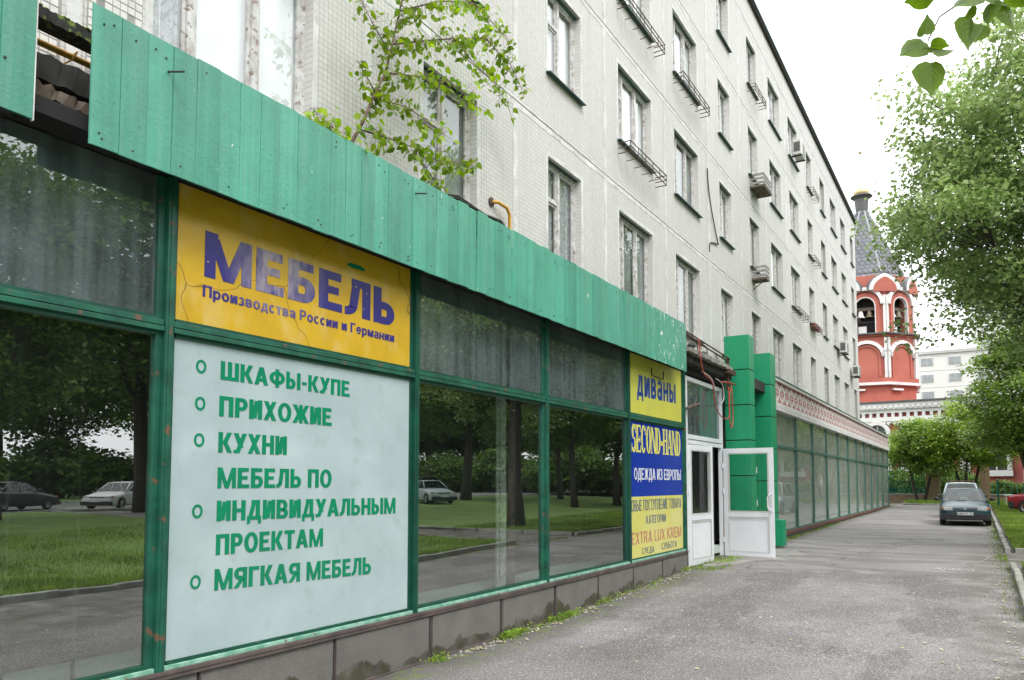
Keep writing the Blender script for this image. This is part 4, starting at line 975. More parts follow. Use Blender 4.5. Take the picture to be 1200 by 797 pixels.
hc = cable('hanging_cable', '', [(BX+.02, 18.56, 9.8), (BX+.03, 18.6, 9.3), (BX+.03, 18.86, 8.75), (BX+.03, 19.3, 8.15), (BX+.03, 19.36, 8.08), (BX+.02, 18.9, 8.0), (BX+.02, 18.66, 7.9), (BX+.02, 18.64, 7.7)], .016, m_iron)
tag(hc, 'black cable hanging down the facade between two third floor windows', 'cable')

# ------------------------------------------------------------------ vegetation tools
def quads_mesh(name, mt, V4):
    # V4: (n, k, 3) array of k-gons
    n, k = V4.shape[:2]; m = bpy.data.meshes.new(name); m.vertices.add(n*k); m.vertices.foreach_set('co', V4.reshape(-1).astype(np.float32))
    m.loops.add(n*k); m.loops.foreach_set('vertex_index', np.arange(n*k, dtype=np.int32)); m.polygons.add(n)
    m.polygons.foreach_set('loop_start', np.arange(0, n*k, k, dtype=np.int32)); m.polygons.foreach_set('loop_total', np.full(n, k, dtype=np.int32))
    m.update(calc_edges=True); m.materials.append(mt); return m
LEAF5 = np.array([(0, 0), (.34, .32), (.22, .72), (0, 1), (-.22, .72), (-.34, .32)])
LEAF4 = np.array([(0, 0), (.33, .45), (0, 1), (-.33, .45)])
def leaves(pos, size, shape=LEAF4, droop=.3, flat=.6, bend=.15):
    n = len(pos); a = RNG.uniform(0, 2*np.pi, n); d = np.stack([np.cos(a), np.sin(a), RNG.normal(-droop, .35, n)], 1); d /= np.linalg.norm(d, axis=1)[:, None]
    up = np.stack([RNG.normal(0, flat, n), RNG.normal(0, flat, n), np.ones(n)], 1)
    s = np.cross(d, up); s /= np.linalg.norm(s, axis=1)[:, None]; nn = np.cross(s, d)
    sz = size*RNG.uniform(.6, 1.25, n)
    k = len(shape); out_ = np.zeros((n, k, 3))
    for i, (u, v) in enumerate(shape):
        out_[:, i] = pos+(s*u+d*v+nn*(abs(u)*bend-v*v*.12))*sz[:, None]
    return out_
def cluster_points(centers, spread, per, flat=.6):
    c = np.repeat(np.asarray(centers), per, axis=0); r = RNG.normal(0, 1, c.shape); 
    l = np.linalg.norm(r, axis=1)[:, None]; r = r/np.maximum(l, 1e-6)*np.minimum(l, 1.9)
    r[:, 2] *= flat; return c+r*np.repeat(np.asarray(spread), per)[:, None] if hasattr(spread, '__len__') else c+r*spread
def make_tree(name, label, cat, base, H, crown, nclus, per, lsize, leafm, barkm, trunk_r=.2, spread=.5, lean=(0, 0), fork=.35, group=None, shape=LEAF4, stems=1, droop=.3):
    # crown: list of ellipsoids (x, y, z, rx, ry, rz) relative to the base
    t = thing(name, label, cat, base, group); mb = MB(); bx, by, bz = base
    cs = []; vol = np.array([c[3]*c[4]*c[5] for c in crown]); vol = vol/vol.sum(); tries = 0
    while len(cs) < nclus and tries < nclus*20:
        tries += 1; c = crown[RNG.choice(len(crown), p=vol)]; r = RNG.normal(0, 1, 3); r /= np.linalg.norm(r); q = RNG.uniform(.25, 1)**.45
        q *= 1+.16*math.sin(r[0]*5+c[0])*math.cos(r[2]*6+r[1]*4)
        p = np.array(c[:3])+r*np.array(c[3:])*q
        if p[2] > H*.12: cs.append(p)
    cs = np.array(cs)
    # stems and limbs
    nodes = []
    for s_ in range(stems):
        a = 2*math.pi*s_/max(1, stems)+.5; off = .0 if stems == 1 else .12
        P = []; top = np.array([lean[0]+(0 if stems == 1 else math.cos(a)*H*.22), lean[1]+(0 if stems == 1 else math.sin(a)*H*.22), H*.86])
        for k in range(9):
            u = k/8; P.append((off*math.cos(a)+top[0]*u**1.2+.05*H*math.sin(u*4+a)*.3, off*math.sin(a)+top[1]*u**1.2+.03*H*math.cos(u*5+a)*.3, -.15+top[2]*u))
        R = [trunk_r*(1.25 if k == 0 else 1)*(1-k/8*.86) for k in range(9)]; mb.tube(P, R, 8); nodes += [(np.array(p), r) for p, r in zip(P[2:], R[2:])]
    # limbs to big regions
    nl = max(6, nclus//28); order = RNG.permutation(len(cs))
    for j in order[:nl]:
        p = cs[j]; cand = sorted(nodes, key=lambda q: np.linalg.norm(q[0]-p)+max(0, (q[0][2]-p[2]+.12*H))*2.2)[0]
        a0, r0 = cand; r = min(r0*.6, trunk_r*.42); P = []
        for k in range(6):
            u = k/5; v = a0+(p-a0)*u; v[2] += math.sin(u*math.pi)*-.03*H+.0; P.append(tuple(v+RNG.normal(0, .012*H*u, 3)*(0 < k < 5)))
        R = [r*(1-.75*k/5) for k in range(6)]; mb.tube(P, R, 6); nodes += [(np.array(P[k]), R[k]) for k in (2, 3, 4, 5)]
    NP = np.array([n_[0] for n_ in nodes])
    for p in cs[order[nl:]]:
        j = np.argmin(np.linalg.norm(NP-p, axis=1)+np.maximum(0, NP[:, 2]-p[2])*1.2); a0 = NP[j]; mid = (a0+p)/2+RNG.normal(0, .06, 3)*spread
        mb.tube([tuple(a0), tuple(mid), tuple(p)], [max(.008, min(nodes[j][1]*.4, .03)), .012, .006], 4, cap=False)
    mb.build('trunk', barkm, t, smooth=True, local=True)
    pts = cluster_points(cs, spread*RNG.uniform(.6, 1.3, len(cs)), per)
    put('crown', quads_mesh('crown', leafm, leaves(pts, lsize, shape, droop)), t, local=True)
    return t
# tall tree overhanging the drive at the right
make_tree('poplar_tree', 'tall loose pale green tree leaning over the right side of the drive', 'tree', (9.0, 24, G(9, 24)), 14.8,
          [(-1.2, 0, 10.2, 4.2, 4.2, 4.2), (-3.4, -.5, 8.9, 3.1, 3.0, 1.2), (-3.0, 0, 10.8, 2.4, 2.5, .9), (-3.2, -.3, 7.5, 2.6, 2.4, .4), (-2.6, .3, 7.2, 3.0, 2.4, .6), (0, 0, 12.7, 2.9, 3, 2.0), (-2.5, 0, 5.8, 3.0, 2.0, .5), (.4, 0, 7.2, 4.2, 4, 2.0), (-.9, .2, 6.6, 3.2, 2.6, 1.5), (.7, 0, 5.2, 3.0, 3, 1.2)], 760, 150, .15, m_leaf_tree, m_bark, .30, .42, (-.6, 0), droop=.5)
make_tree('apple_tree', 'dark many stemmed fruit tree at the right edge behind the parked car', 'tree', (8.3, 50.5, G(8.3, 50.5)), 10.5,
          [(-.4, 0, 6.3, 3.7, 3.4, 3.6), (1.8, 0, 5.8, 3.2, 3, 2.9), (-2.0, 0, 4.2, 1.7, 2, 1.0), (-.6, 0, 9, 2.6, 2, 1.6)], 420, 120, .19, m_leaf_apple, m_bark, .19, .42, (-.3, 0), stems=4)
make_tree('rowan_tree', 'small round tree with slender crooked trunk in front of the green railings', 'tree', (1.85, 60.0, G(1.85, 60)), 6.2,
          [(0, 0, 4.2, 2.0, 1.8, 1.7), (-1.5, 0, 3.3, 1.1, 1, .9), (1.2, 0, 3.0, 1.3, 1, 1.2), (-.9, 0, 2.6, 1.2, 1, .8)], 170, 100, .18, m_leaf_rowan, m_bark, .12, .34, (.1, 0), stems=2)
make_tree('cherry_tree', 'yellow green spreading tree right of the small round tree by the church fence', 'tree', (4.6, 59.2, G(4.6, 59.2)), 7.0,
          [(0, 0, 4.8, 2.2, 2, 1.9), (-1.4, 0, 4.1, 1.6, 1.5, 1.5), (1.6, 0, 4.0, 1.7, 1.5, 1.6), (-.4, 0, 2.9, 1.8, 1.4, .9)], 210, 100, .18, m_leaf_young, m_bark, .12, .36, (.1, 0), stems=3)

# birch sapling growing out of the canopy roof
bt = thing('birch_sapling', 'young bright green birch sapling sprouting from the top of the canopy', 'sapling', (.08, 5.38, 5.1))
mb = MB()
def W3(pts, dx): return [(.08+d, y, z) for (y, z), d in zip(pts, dx)]
br = {  # (y, z) down the facade plane with outward offsets
 'm': ([(5.36, 5.08), (5.62, 5.55), (5.78, 5.92), (5.93, 6.2), (6.06, 6.7), (6.18, 7.14), (6.25, 7.5)], [0, .04, .08, .1, .12, .12, .1], .022),
 'a': ([(5.93, 6.2), (6.35, 6.35), (6.8, 6.5), (7.2, 6.55), (7.5, 6.45)], [.1, .2, .3, .36, .4], .010),
 'b': ([(6.02, 6.55), (6.55, 6.85), (7.1, 7.15), (7.7, 7.45), (8.3, 7.4), (8.6, 7.2)], [.12, .2, .28, .3, .3, .28], .012),
 'c': ([(5.55, 5.45), (5.9, 5.5), (6.35, 5.55), (6.8, 5.55), (7.4, 5.75)], [.04, .14, .22, .28, .3], .010),
 'd': ([(5.78, 5.92), (5.6, 6.05), (5.45, 6.1)], [.08, .12, .18], .007),
 'e': ([(5.45, 5.22), (5.2, 5.3), (5.0, 5.32), (4.85, 5.36)], [.02, .12, .18, .2], .007),
 'f': ([(5.98, 6.45), (5.7, 6.6), (5.45, 6.75)], [.1, .16, .22], .007),
 'g': ([(6.1, 6.95), (6.8, 7.45), (7.5, 7.8), (8.2, 7.7)], [.12, .2, .26, .3], .010),
 'h': ([(5.74, 5.85), (6.2, 5.95), (6.6, 5.95), (6.9, 5.9)], [.08, .18, .22, .25], .008),
 'i': ([(6.4, 5.5), (6.7, 5.3), (6.9, 5.15)], [.2, .26, .3], .006),
 'j': ([(6.3, 7.3), (6.1, 7.5), (5.8, 7.3)], [.1, .2, .26], .006),
 'k': ([(7.0, 7.12), (7.4, 7.0), (7.9, 6.95), (8.2, 6.8)], [.28, .34, .36, .36], .006)}
anchor = []
for nm, (p, dx, r) in br.items():
    P = [Vector(q) for q in W3(p, [d*.4 for d in dx])]; rs = [r*(1-.8*i/(len(P)-1)) for i in range(len(P))]; mb.tube(P, rs, 6)
    for i in range(len(P)-1):
        L = (P[i+1]-P[i]).length; n_ = int(L/.028) if nm != 'm' else int(L/.05)
        for q in range(n_): anchor.append((P[i].lerp(P[i+1], (q+.5)/n_), nm))
mb.build('stem', m_bark_birch, bt, smooth=True)
lp = []; tw = MB()
for p, nm in anchor:
    if nm == 'm' and p.z < 5.6: continue
    for _ in range(random.choice((2, 2, 3, 3))):
        q = p+Vector((random.gauss(.02, .06), random.gauss(0, .06), random.gauss(-.03, .075))); lp.append(tuple(q)); tw.tube([tuple(p), tuple(q)], [.0022, .0015], 3, cap=False)
for _ in range(45): lp.append((random.gauss(.2, .1), random.uniform(4.7, 5.7), random.uniform(5.12, 5.36)))
tag(tw.build('twigs', m_bark_birch, bt), kind='stuff')
o = put('foliage', quads_mesh('foliage', m_leaf_birch, leaves(np.array(lp), .088, LEAF5, .8, .9, .2)), bt)
# linden twig overhead at the top right, each leaf its own part
lt = thing('linden_branch', 'overhanging twig with large heart shaped leaves near the camera, top right', 'branch', (5.3, 2.28, 3.3))
def heart(seed):
    pts = [(0, .06), (.14, .0), (.34, .06), (.46, .25), (.42, .48), (.28, .70), (.11, .88), (0, 1.08)]
    out_ = pts+[(-x, y) for x, y in pts[-2:0:-1]]; mb = MB(); n = len(out_); rr = random.Random(seed)
    sh = [(x*(1+rr.uniform(-.06, .06)), y+rr.uniform(-.012, .012)) for x, y in out_]
    cen = [(0, y) for y in (.06, .3, .55, .8, 1.08)]
    vs = [(x, y, abs(x)*.28-.10*y*y) for x, y in sh]+[(0, y, -.10*y*y-.012) for _, y in cen[1:4]]; mb.v = vs
    a, b, c = n, n+1, n+2
    mb.f = [(0, 1, 2, a), (2, 3, a), (3, 4, b, a), (4, 5, b), (5, 6, c, b), (6, 7, c), (7, 8, c), (8, 9, b, c), (9, 10, b), (10, 11, a, b), (11, 12, a), (12, 13, 0, a)]
    mb.f = [f[::-1] for f in mb.f]
    m = mb.mesh('leaf', m_leaf_linden); return m
hm = [heart(i) for i in range(4)]
vein = MB().bar((0, -.35, .0), (0, .0, 0), .010, 5, .012); vein.tube([(0, .0, -.014), (0, .3, -.024), (0, .6, -.05), (0, 1.0, -.11)], [.012, .011, .008, .003], 4)
for k, y in enumerate((.12, .26, .42, .58)):
    for s_ in (-1, 1): vein.tube([(0, y, -.014-.1*y*y), (s_*(.34-.12*k*.6), y+.2, .28*(.34-.12*k*.6)-.1*(y+.2)**2-.012)], [.006, .002], 3)
vmh = vein.mesh('leaf_stalk', simple('leaf_vein', (.10,.16,.04), None, 8, .5))
R3 = Vector((.8555, .5179, 0)); U3 = Vector((.0336, -.0555, .9979)); F3 = Vector((-.5168, .8537, .0649)); CAM = Vector(camo.location)
# leaf base position, pointing angle in the picture plane (deg, 0 = right), tilt, size
LV = [((5.20, 2.22, 3.235), 205, 35, .10), ((5.165, 2.205, 3.09), 215, 25, .078), ((5.165, 2.20, 3.10), 80, 50, .052), ((5.175, 2.205, 3.07), 5, 60, .050), ((5.18, 2.21, 3.065), -10, 40, .056), ((5.178, 2.212, 3.035), 268, 5, .092),
      ((5.268, 2.262, 3.15), 262, 20, .088), ((5.30, 2.28, 3.13), 240, 15, .056), ((5.285, 2.27, 3.165), 200, 40, .036), ((5.29, 2.27, 3.215), 215, 45, .08), ((5.30, 2.28, 3.225), 320, 40, .08), ((5.315, 2.29, 3.19), 268, 70, .06),
      ((5.345, 2.31, 3.19), 285, 20, .075), ((5.36, 2.32, 3.23), 330, 40, .08), ((5.39, 2.33, 3.26), 300, 25, .09), ((5.44, 2.36, 3.25), 260, 25, .09), ((5.42, 2.35, 3.33), 20, 25, .1), ((5.3, 2.3, 3.32), 160, 25, .1), ((5.23, 2.25, 3.30), 190, 25, .09)]
for i, (p, ang, tilt, s_) in enumerate(LV):
    a = rad(ang); d = (R3*math.cos(a)+U3*math.sin(a)); side = (R3*-math.sin(a)+U3*math.cos(a)); nrm = -F3
    q = rad(tilt)*(1 if i % 2 else -1); side = side*math.cos(q)+nrm*math.sin(q); nrm = d.cross(side).normalized()*-1; side = d.cross(nrm)
    M_ = Matrix((( side.x, d.x, nrm.x), (side.y, d.y, nrm.y), (side.z, d.z, nrm.z))).to_4x4() @ Matrix.Scale(s_, 4); M_ = Matrix.Translation(Vector(p)-lt.location) @ M_
    o = put('leaf', hm[i % 4], lt, local=True); o.matrix_basis = M_
    v_ = put('leaf_stalk', vmh, o, local=True)
mb = MB(); mb.tube([(5.6, 2.5, 3.5), (5.42, 2.36, 3.30), (5.34, 2.31, 3.24), (5.27, 2.27, 3.21), (5.20, 2.22, 3.15), (5.172, 2.205, 3.085)], [.006, .004, .003, .0026, .002, .0016], 6)
mb.tube([(5.42, 2.36, 3.30), (5.3, 2.28, 3.31), (5.22, 2.23, 3.25)], [.003, .0024, .0018], 5); mb.build('twig', m_bark, lt, smooth=True)

# more trees closing the view past the end of the street
# park trees across the lawn and street (they fill the reflections in the panes)
pt = []
proto = make_tree('park_tree', 'broad dark park tree on the near lawn', 'tree', (21.0, 3.5, G(21, 3.5)), 12, [(0, 0, 8.2, 4.4, 4.2, 4.2), (-1.5, 1, 6.6, 3.8, 3.5, 2.6), (1.5, -1, 9.5, 3, 3, 3)], 300, 55, .30, m_leaf_dark, m_bark, .28, .7)
proto['group'] = 'dark park trees across the lawns'
proto2 = make_tree('park_tree', 'slender park tree on the near lawn', 'tree', (26, 14.5, G(26, 14.5)), 14, [(0, 0, 9.5, 3.6, 3.6, 5.2), (.8, .6, 6.4, 3.2, 3, 2.4)], 260, 55, .30, m_leaf_dark, m_bark, .22, .7)
proto2['group'] = 'dark park trees across the lawns'
spots = [(28, 21.8, 0, 1.45), (14.5, -8, 1, .9), (22, -3, 0, 1.1), (27, 8, 1, 1.1), (15.2, 41, 1, 1.0), (22, 29, 0, 1.15), (26, 45.5, 0, 1.35), (14.5, 46, 0, .9), (22, 52, 1, 1.1), (28, 60, 0, 1.2), (17, 62, 1, 1.0)]  # first tree enlarged to block bright sky in the left pane's reflection
for k, y in enumerate(range(-24, 130, 9)): spots.append((51+(k*37 % 7), y+(k*13 % 5), k % 2, 1.25+.1*(k % 3)))
for k, y in enumerate(range(-20, 130, 11)): spots.append((66+(k*17 % 9), y+(k*7 % 5), (k+1) % 2, 1.6))
for k in range(12): spots.append((14+k*5.5, 78+(k*23 % 13), k % 2, 1.35))
for i, (x, y, q, s_) in enumerate(spots):
    c = copy_tree(proto2 if q else proto); c.location = (x, y, G(x, y)); c.scale = (s_, s_, s_*.95); c.rotation_euler = (0, 0, i*1.7)
    if y >= 78 and x < 80 and i >= len(spots)-12: c['group'] = 'trees beyond the end of the lawns'; c['label'] = 'park tree beyond the end of the lawns, among the trees behind the red car'
    elif x < 50: c['group'] = 'dark park trees on the lawns'; c['label'] = 'dark park tree seen only as a reflection in the shop panes, on the lawns'
    else: c['group'] = 'tall trees across the street'; c['label'] = 'tall park tree across the street, part of the dark wall of trees'
proto['group'] = proto2['group'] = 'dark park trees on the lawns'
proto['label'] = proto2['label'] = 'dark park tree seen only as a reflection in the shop panes, on the lawns'
sh0 = make_tree('shrub', 'added dark shrub hiding the bright horizon under the distant trees in reflections', 'shrub', (54, 0, G(54, 0)), 4.2, [(0, 0, 1.9, 2.6, 2.6, 1.9)], 150, 40, .38, m_leaf_dark, m_bark, .08, .6, stems=3, group='added shrubs against the bright horizon under the distant trees')  # undergrowth added to keep bright sky from showing between the reflected trunks
for k in range(44):
    c = copy_tree(sh0); x, y = (53+(k*29 % 5), -22+k*4.6) if k < 30 else (15+(k-30)*3.2, 72+(k*7 % 4)); c.location = (x, y, G(x, y)); c.rotation_euler = (0, 0, k); q = 1+.25*math.sin(k*2.2); c.scale = (q*1.1, q*1.1, q)

# ------------------------------------------------------------------ church
m_brick = simple('church_red_brick', (.42,.125,.09), (.34,.095,.07), .5, .85)
m_brick2 = simple('church_red_brick_wall', (.36,.10,.085), (.30,.08,.07), .4, .85)
m_limew = simple('church_white_trim', (.68,.67,.66), (.58,.57,.56), .8, .8)
m_slate = simple('spire_metal_scales', (.13,.135,.145), (.09,.095,.105), 1.2, .5)
m_slate_d = simple('spire_rib', (.30,.31,.32), None, 1, .5)
m_bell = simple('bronze_bell', (.20,.17,.12), (.12,.10,.07), 3, .4, metal=.6)
m_gold = simple('gilding', (.62,.50,.28), (.5,.38,.18), 2, .35, metal=.6)
m_roofm = simple('pale_roof_metal', (.48,.50,.51), (.42,.44,.45), .3, .5)
m_darkgrey = simple('dark_cornice', (.10,.10,.10), None, 1, .6)
TX, TY = -4.95, 93.2
tw_ = thing('bell_tower', 'red and white octagonal church bell tower with grey tent spire', 'bell tower', (TX, TY, .5))
A0 = math.atan2(-.993, .114)   # outward direction of the face that looks to the camera
def tz(py): return 1.94+(566-py)*.0944
def octa(r, z0, z1, r1=None, n=8):
    mb = MB(); r1 = r1 or r
    for (rr, z) in ((r, z0), (r1, z1)):
        for k in range(n): a = A0+2*math.pi*(k+.5)/n; mb.v.append((TX+rr*math.cos(a), TY+rr*math.sin(a), z))
    mb.f = [tuple(range(n))[::-1], tuple(range(n, 2*n))]+[(k, (k+1) % n, n+(k+1) % n, n+k) for k in range(n)]
    return mb
RT = 5.12; AP = RT*math.cos(math.pi/8); FWd = 2*RT*math.sin(math.pi/8)
def onface(k, mb):      # mb in face coordinates: x right along the face, y outward, z up
    a = A0+2*math.pi*k/8; c, s_ = math.cos(a), math.sin(a)
    mb.v = [(TX+c*(AP+y)+(-s_)*x, TY+s_*(AP+y)+c*x, z) for x, y, z in mb.v]; return mb
def arch_pts(w_, z0, z1, n=10):  # opening outline, spring at z1-w/2
    r = w_/2; zs = z1-r; return [(-r, z0)]+[(r*math.cos(math.pi-math.pi*k/n)*1.0, zs+r*math.sin(math.pi*k/n)) for k in range(n+1)]+[(r, z0)]
def arch_ring(w_, z0, z1, t, y0, y1, legs=True):
    o_ = arch_pts(w_+2*t, z0, z1+t); i_ = arch_pts(w_, z0, z1); mb = MB(); n = len(o_)
    for P in (o_, i_):
        for y in (y0, y1):
            for x, z in P: mb.v.append((x, y, z))
    for k in range(n-1):
        a, b = k, k+1
        mb.f += [(n+a, n+b, 3*n+b, 3*n+a), (a, b, n+b, n+a)[::-1], (2*n+a, 2*n+b, 3*n+b, 3*n+a)]
    return mb
def keel(w_, z0, z1, t, y0, y1):
    P = [(-w_/2, z0)]+[(-w_/2*math.cos(math.pi*k/12), z0+(z1-z0)*(.90*math.sin(math.pi*k/12)+(.10 if k == 6 else .05 if k in (5, 7) else 0))) for k in range(13)][0:13]+[(w_/2, z0)]
    mb = MB(); mb.prism([(x, z) for x, z in P[::-1]], 'y', y0, y1); return mb
octa(RT, .3, tz(470)+1).build('tower_base', m_brick, tw_)
octa(RT, tz(470)+1, tz(402)).build('lower_stage', m_brick, tw_)
octa(RT+.5, tz(457), tz(454)).build('white_string_course', m_limew, tw_); octa(RT+.3, tz(453.9), tz(449)).build('cornice_band', m_brick, tw_); octa(RT+.62, tz(400), tz(398.5)).build('bell_floor_ledge', m_darkgrey, tw_)
octa(RT+.25, tz(402), tz(400.1)).build('bell_floor', m_brick, tw_)
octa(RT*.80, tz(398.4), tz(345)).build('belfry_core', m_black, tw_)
octa(RT-.1, tz(357), tz(332)).build('belfry_top', m_brick, tw_)
for k in range(8):
    for sg in (-1, 1):
        onface(k, MB().box(sg*(FWd/2-.24), -.3, tz(449), sg*(FWd/2-.0), .26, tz(404))).build('pilaster', m_limew, tw_)
        onface(k, MB().box(sg*(FWd/2-.24), -.9, tz(398.4), sg*(FWd/2-.0), .16, tz(356))).build('pilaster', m_limew, tw_)
        onface(k, MB().box(sg*(FWd/2-.34), -.3, tz(419), sg*(FWd/2-.0), .36, tz(416))).build('capital', m_limew, tw_)
        onface(k, MB().box(sg*.98, -.9, tz(398.4), sg*(FWd/2-.2405), .02, tz(357))).build('pier', m_brick, tw_)
    if k not in (7, 0, 1, 2, 3): continue
    onface(k, arch_ring(2.95, tz(420), tz(410), .36, .0, .30)).build('blind_arch', m_limew, tw_)
    onface(k, arch_ring(2.35, tz(448), tz(413.5), .20, .0, .12)).build('inner_arch', m_brick, tw_)
    onface(k, MB().box(-1.5, .05, tz(463), -.2, .36, tz(461))).build('white_panel', m_limew, tw_)
    onface(k, arch_ring(1.95, tz(398), tz(357), .42, -.2, .14)).build('arch_surround', m_brick, tw_)
    onface(k, arch_ring(2.95, tz(366), tz(349.5), .36, -.1, .28)).build('keel_arch', m_limew, tw_)
    onface(k, arch_ring(1.85, tz(398), tz(357.5), .09, -.25, .16)).build('arch_edge', m_limew, tw_)
    onface(k, MB().box(-.95, -.7, tz(371), .95, -.5, tz(367.5))).build('bell_beam', m_wood, tw_)
    for x in (-.45, .42):
        b = MB().lathe([(.0, .75), (.18, .72), (.26, .5), (.30, .25), (.46, .0), (.40, -.02)], (0, 0, 0), 12); b.v = [(a+x, c-.6, d+tz(379)) for a, c, d in b.v]
        onface(k, b).build('bell', m_limew if x < 0 else m_bell, tw_)
    onface(k, MB().box(-.7, -.75, tz(398), .1, -.5, tz(389))).build('white_drum', m_limew, tw_)
    onface(k, MB().box(-.95, -.1, tz(385.4), .95, -.06, tz(384.9))).build('guard_rail', m_iron, tw_)
for k in range(8):   # large gables above the corners of the arches
    a = A0+2*math.pi*(k+.5)/8; c, s_ = math.cos(a), math.sin(a); ap = RT*.985
    def oc(mb): mb.v = [(TX+c*(ap+y)-s_*x, TY+s_*(ap+y)+c*x, z) for x, y, z in mb.v]; return mb
    oc(keel(3.3, tz(350), tz(331), .3, -.8, .10)).build('gable', m_limew, tw_)
    oc(keel(2.5, tz(352), tz(335), .3, .101, .16)).build('gable_field', m_brick, tw_)
    oc(keel(3.45, tz(349), tz(330), .3, -.9, .03)).build('gable_edge', m_slate, tw_)
    b = A0+2*math.pi*k/8; c2, s2 = math.cos(b), math.sin(b)
    mb = keel(1.5, tz(343), tz(331), .3, -.5, .05); mb.v = [(TX+c2*(AP-.2+y)-s2*x, TY+s2*(AP-.2+y)+c2*x, z) for x, y, z in mb.v]; mb.build('small_gable', m_limew, tw_)
octa(RT*.98, tz(338), tz(326), RT*.80).build('spire_skirt', m_slate, tw_)
zA, zB = tz(327), tz(243); rA, rB = RT*.83, .62
sp_ = octa(rA, zA, zB, rB).build('spire', m_slate, tw_)
sc_ = MB()  # overlapping scales, a raised diamond pattern on each side of the tent
for k in (6, 7, 0, 1, 2):
    a = A0+2*math.pi*k/8
    for j in range(17):
        t0 = j/17; t1 = (j+1.35)/17; r0 = (rA+(rB-rA)*t0)*math.cos(math.pi/8); r1 = (rA+(rB-rA)*min(1, t1))*math.cos(math.pi/8); w0 = r0*math.tan(math.pi/8)
        n_ = max(1, int(round(w0*2/.55))); off = .5*(j % 2)
        for q in range(n_):
            u = -w0+(q+.5+(off-.25)*.9)*2*w0/n_; hw = w0/n_*.98
            if abs(u)+hw*.5 > w0: continue
            z0 = zA+(zB-zA)*t0; z1 = zA+(zB-zA)*t1; zm = (z0+z1)/2; rm = (r0+r1)/2; P = [(u, r0+.07, z0), (u+hw, rm+.05, zm), (u*.97, r1+.015, z1), (u-hw, rm+.05, zm)]
            sc_.add([(TX+math.cos(a)*y-math.sin(a)*x, TY+math.sin(a)*y+math.cos(a)*x, z) for x, y, z in P], [(0, 1, 2, 3)])
tag(sc_.build('spire_scales', m_slate, tw_), kind='stuff')
for k in range(8):
    a = A0+2*math.pi*(k+.5)/8; MB().bar((TX+rA*math.cos(a), TY+rA*math.sin(a), zA), (TX+rB*math.cos(a), TY+rB*math.sin(a), zB), .10, 5).build('spire_rib', m_slate_d, tw_)
mb = MB().lathe([(.62, 0), (.66, .3), (.75, 1.6), (1.2, 1.9), (1.1, 2.0), (.4, 2.05)], (TX, TY, tz(244)), 12); mb.build('neck', m_darkgrey, tw_)
MB().lathe([(.55, 0), (.88, .35), (.80, .75), (.35, 1.1), (.06, 1.5), (.035, 5.0), (.2, 5.1), (.2, 5.35), (.03, 5.45)], (TX, TY, tz(224)), 14).build('gilded_cupola', m_gold, tw_, smooth=True)
MB().box(TX-.05, TY-.05, tz(224)+5.4, TX+.05, TY+.05, tz(224)+8.0).box(TX-.7, TY-.04, tz(224)+6.9, TX+.7, TY+.04, tz(224)+7.0).build('cross', m_gold, tw_)
for dx, dy in ((4.9, -1.5),): MB().bar((TX+dx, TY+dy, tz(330)), (TX+dx, TY+dy, tz(292)), .07, 6).build('antenna_mast', m_slate_d, tw_); MB().bar((TX+dx-1.5, TY+dy, tz(326)), (TX+dx-1.5, TY+dy, tz(285)), .05, 6).build('antenna_mast', m_slate_d, tw_)

# church wall with cornice (runs across behind the fence)
ch = thing('church_wall_wing', 'long red church wing with white dentilled cornice and arched windows behind the trees', 'church', (-.95, 86.2, .5))
wd_ = Vector((.996, -.09, 0)); wn = Vector((-.09, -.996, 0)); WP0 = Vector((-.95, 86.2, 0))
def onwall(mb): mb.v = [tuple(WP0+wd_*x+wn*y+Vector((0, 0, z))) for x, y, z in mb.v]; return mb
cz = lambda py: 1.94+(566-py)*.0856
xa, xb = -14, 26
onwall(MB().box(xa, -9, .3, xb, 0, cz(471))).build('wall', m_brick2, ch)
onwall(MB().box(xa, -.5, cz(471)+.001, xb, .75, cz(469.3))).build('eaves_gutter', m_darkgrey, ch)
onwall(MB().box(xa, .001, cz(479), xb, .55, cz(471.2))).build('cornice', m_limew, ch)
onwall(MB().box(xa, .001, cz(483), xb, .35, cz(479.05))).build('frieze', m_limew, ch)
onwall(MB().box(xa, .001, cz(493), xb, .35, cz(488))).build('lower_band', m_limew, ch)
dn = MB().box(-.12, .5505, 0, .12, .68, .28); dnm = onwall(dn).mesh('dentil', m_limew)
dn2 = MB().box(-.14, .001, cz(488), .14, .352, cz(483)); dn2 = onwall(dn2).mesh('block', m_limew)
sca = MB().prism([(-.22, 0), (.22, 0), (.22, -.18), (0, -.42), (-.22, -.18)][::-1], 'y', .001, .30); sca = onwall(sca).mesh('scallop', m_limew)
x = xa
while x < xb:
    for nm, me, dz in (('block', dn2, 0), ):
        o = put(nm, me, ch, tuple(wd_*x)); 
    x += .69
x = xa
while x < xb: put('dentil', dnm, ch, tuple(wd_*x+Vector((0, 0, cz(477.5))))); put('scallop', sca, ch, tuple(wd_*(x+.2)+Vector((0, 0, cz(493)-.001)))); x += .5
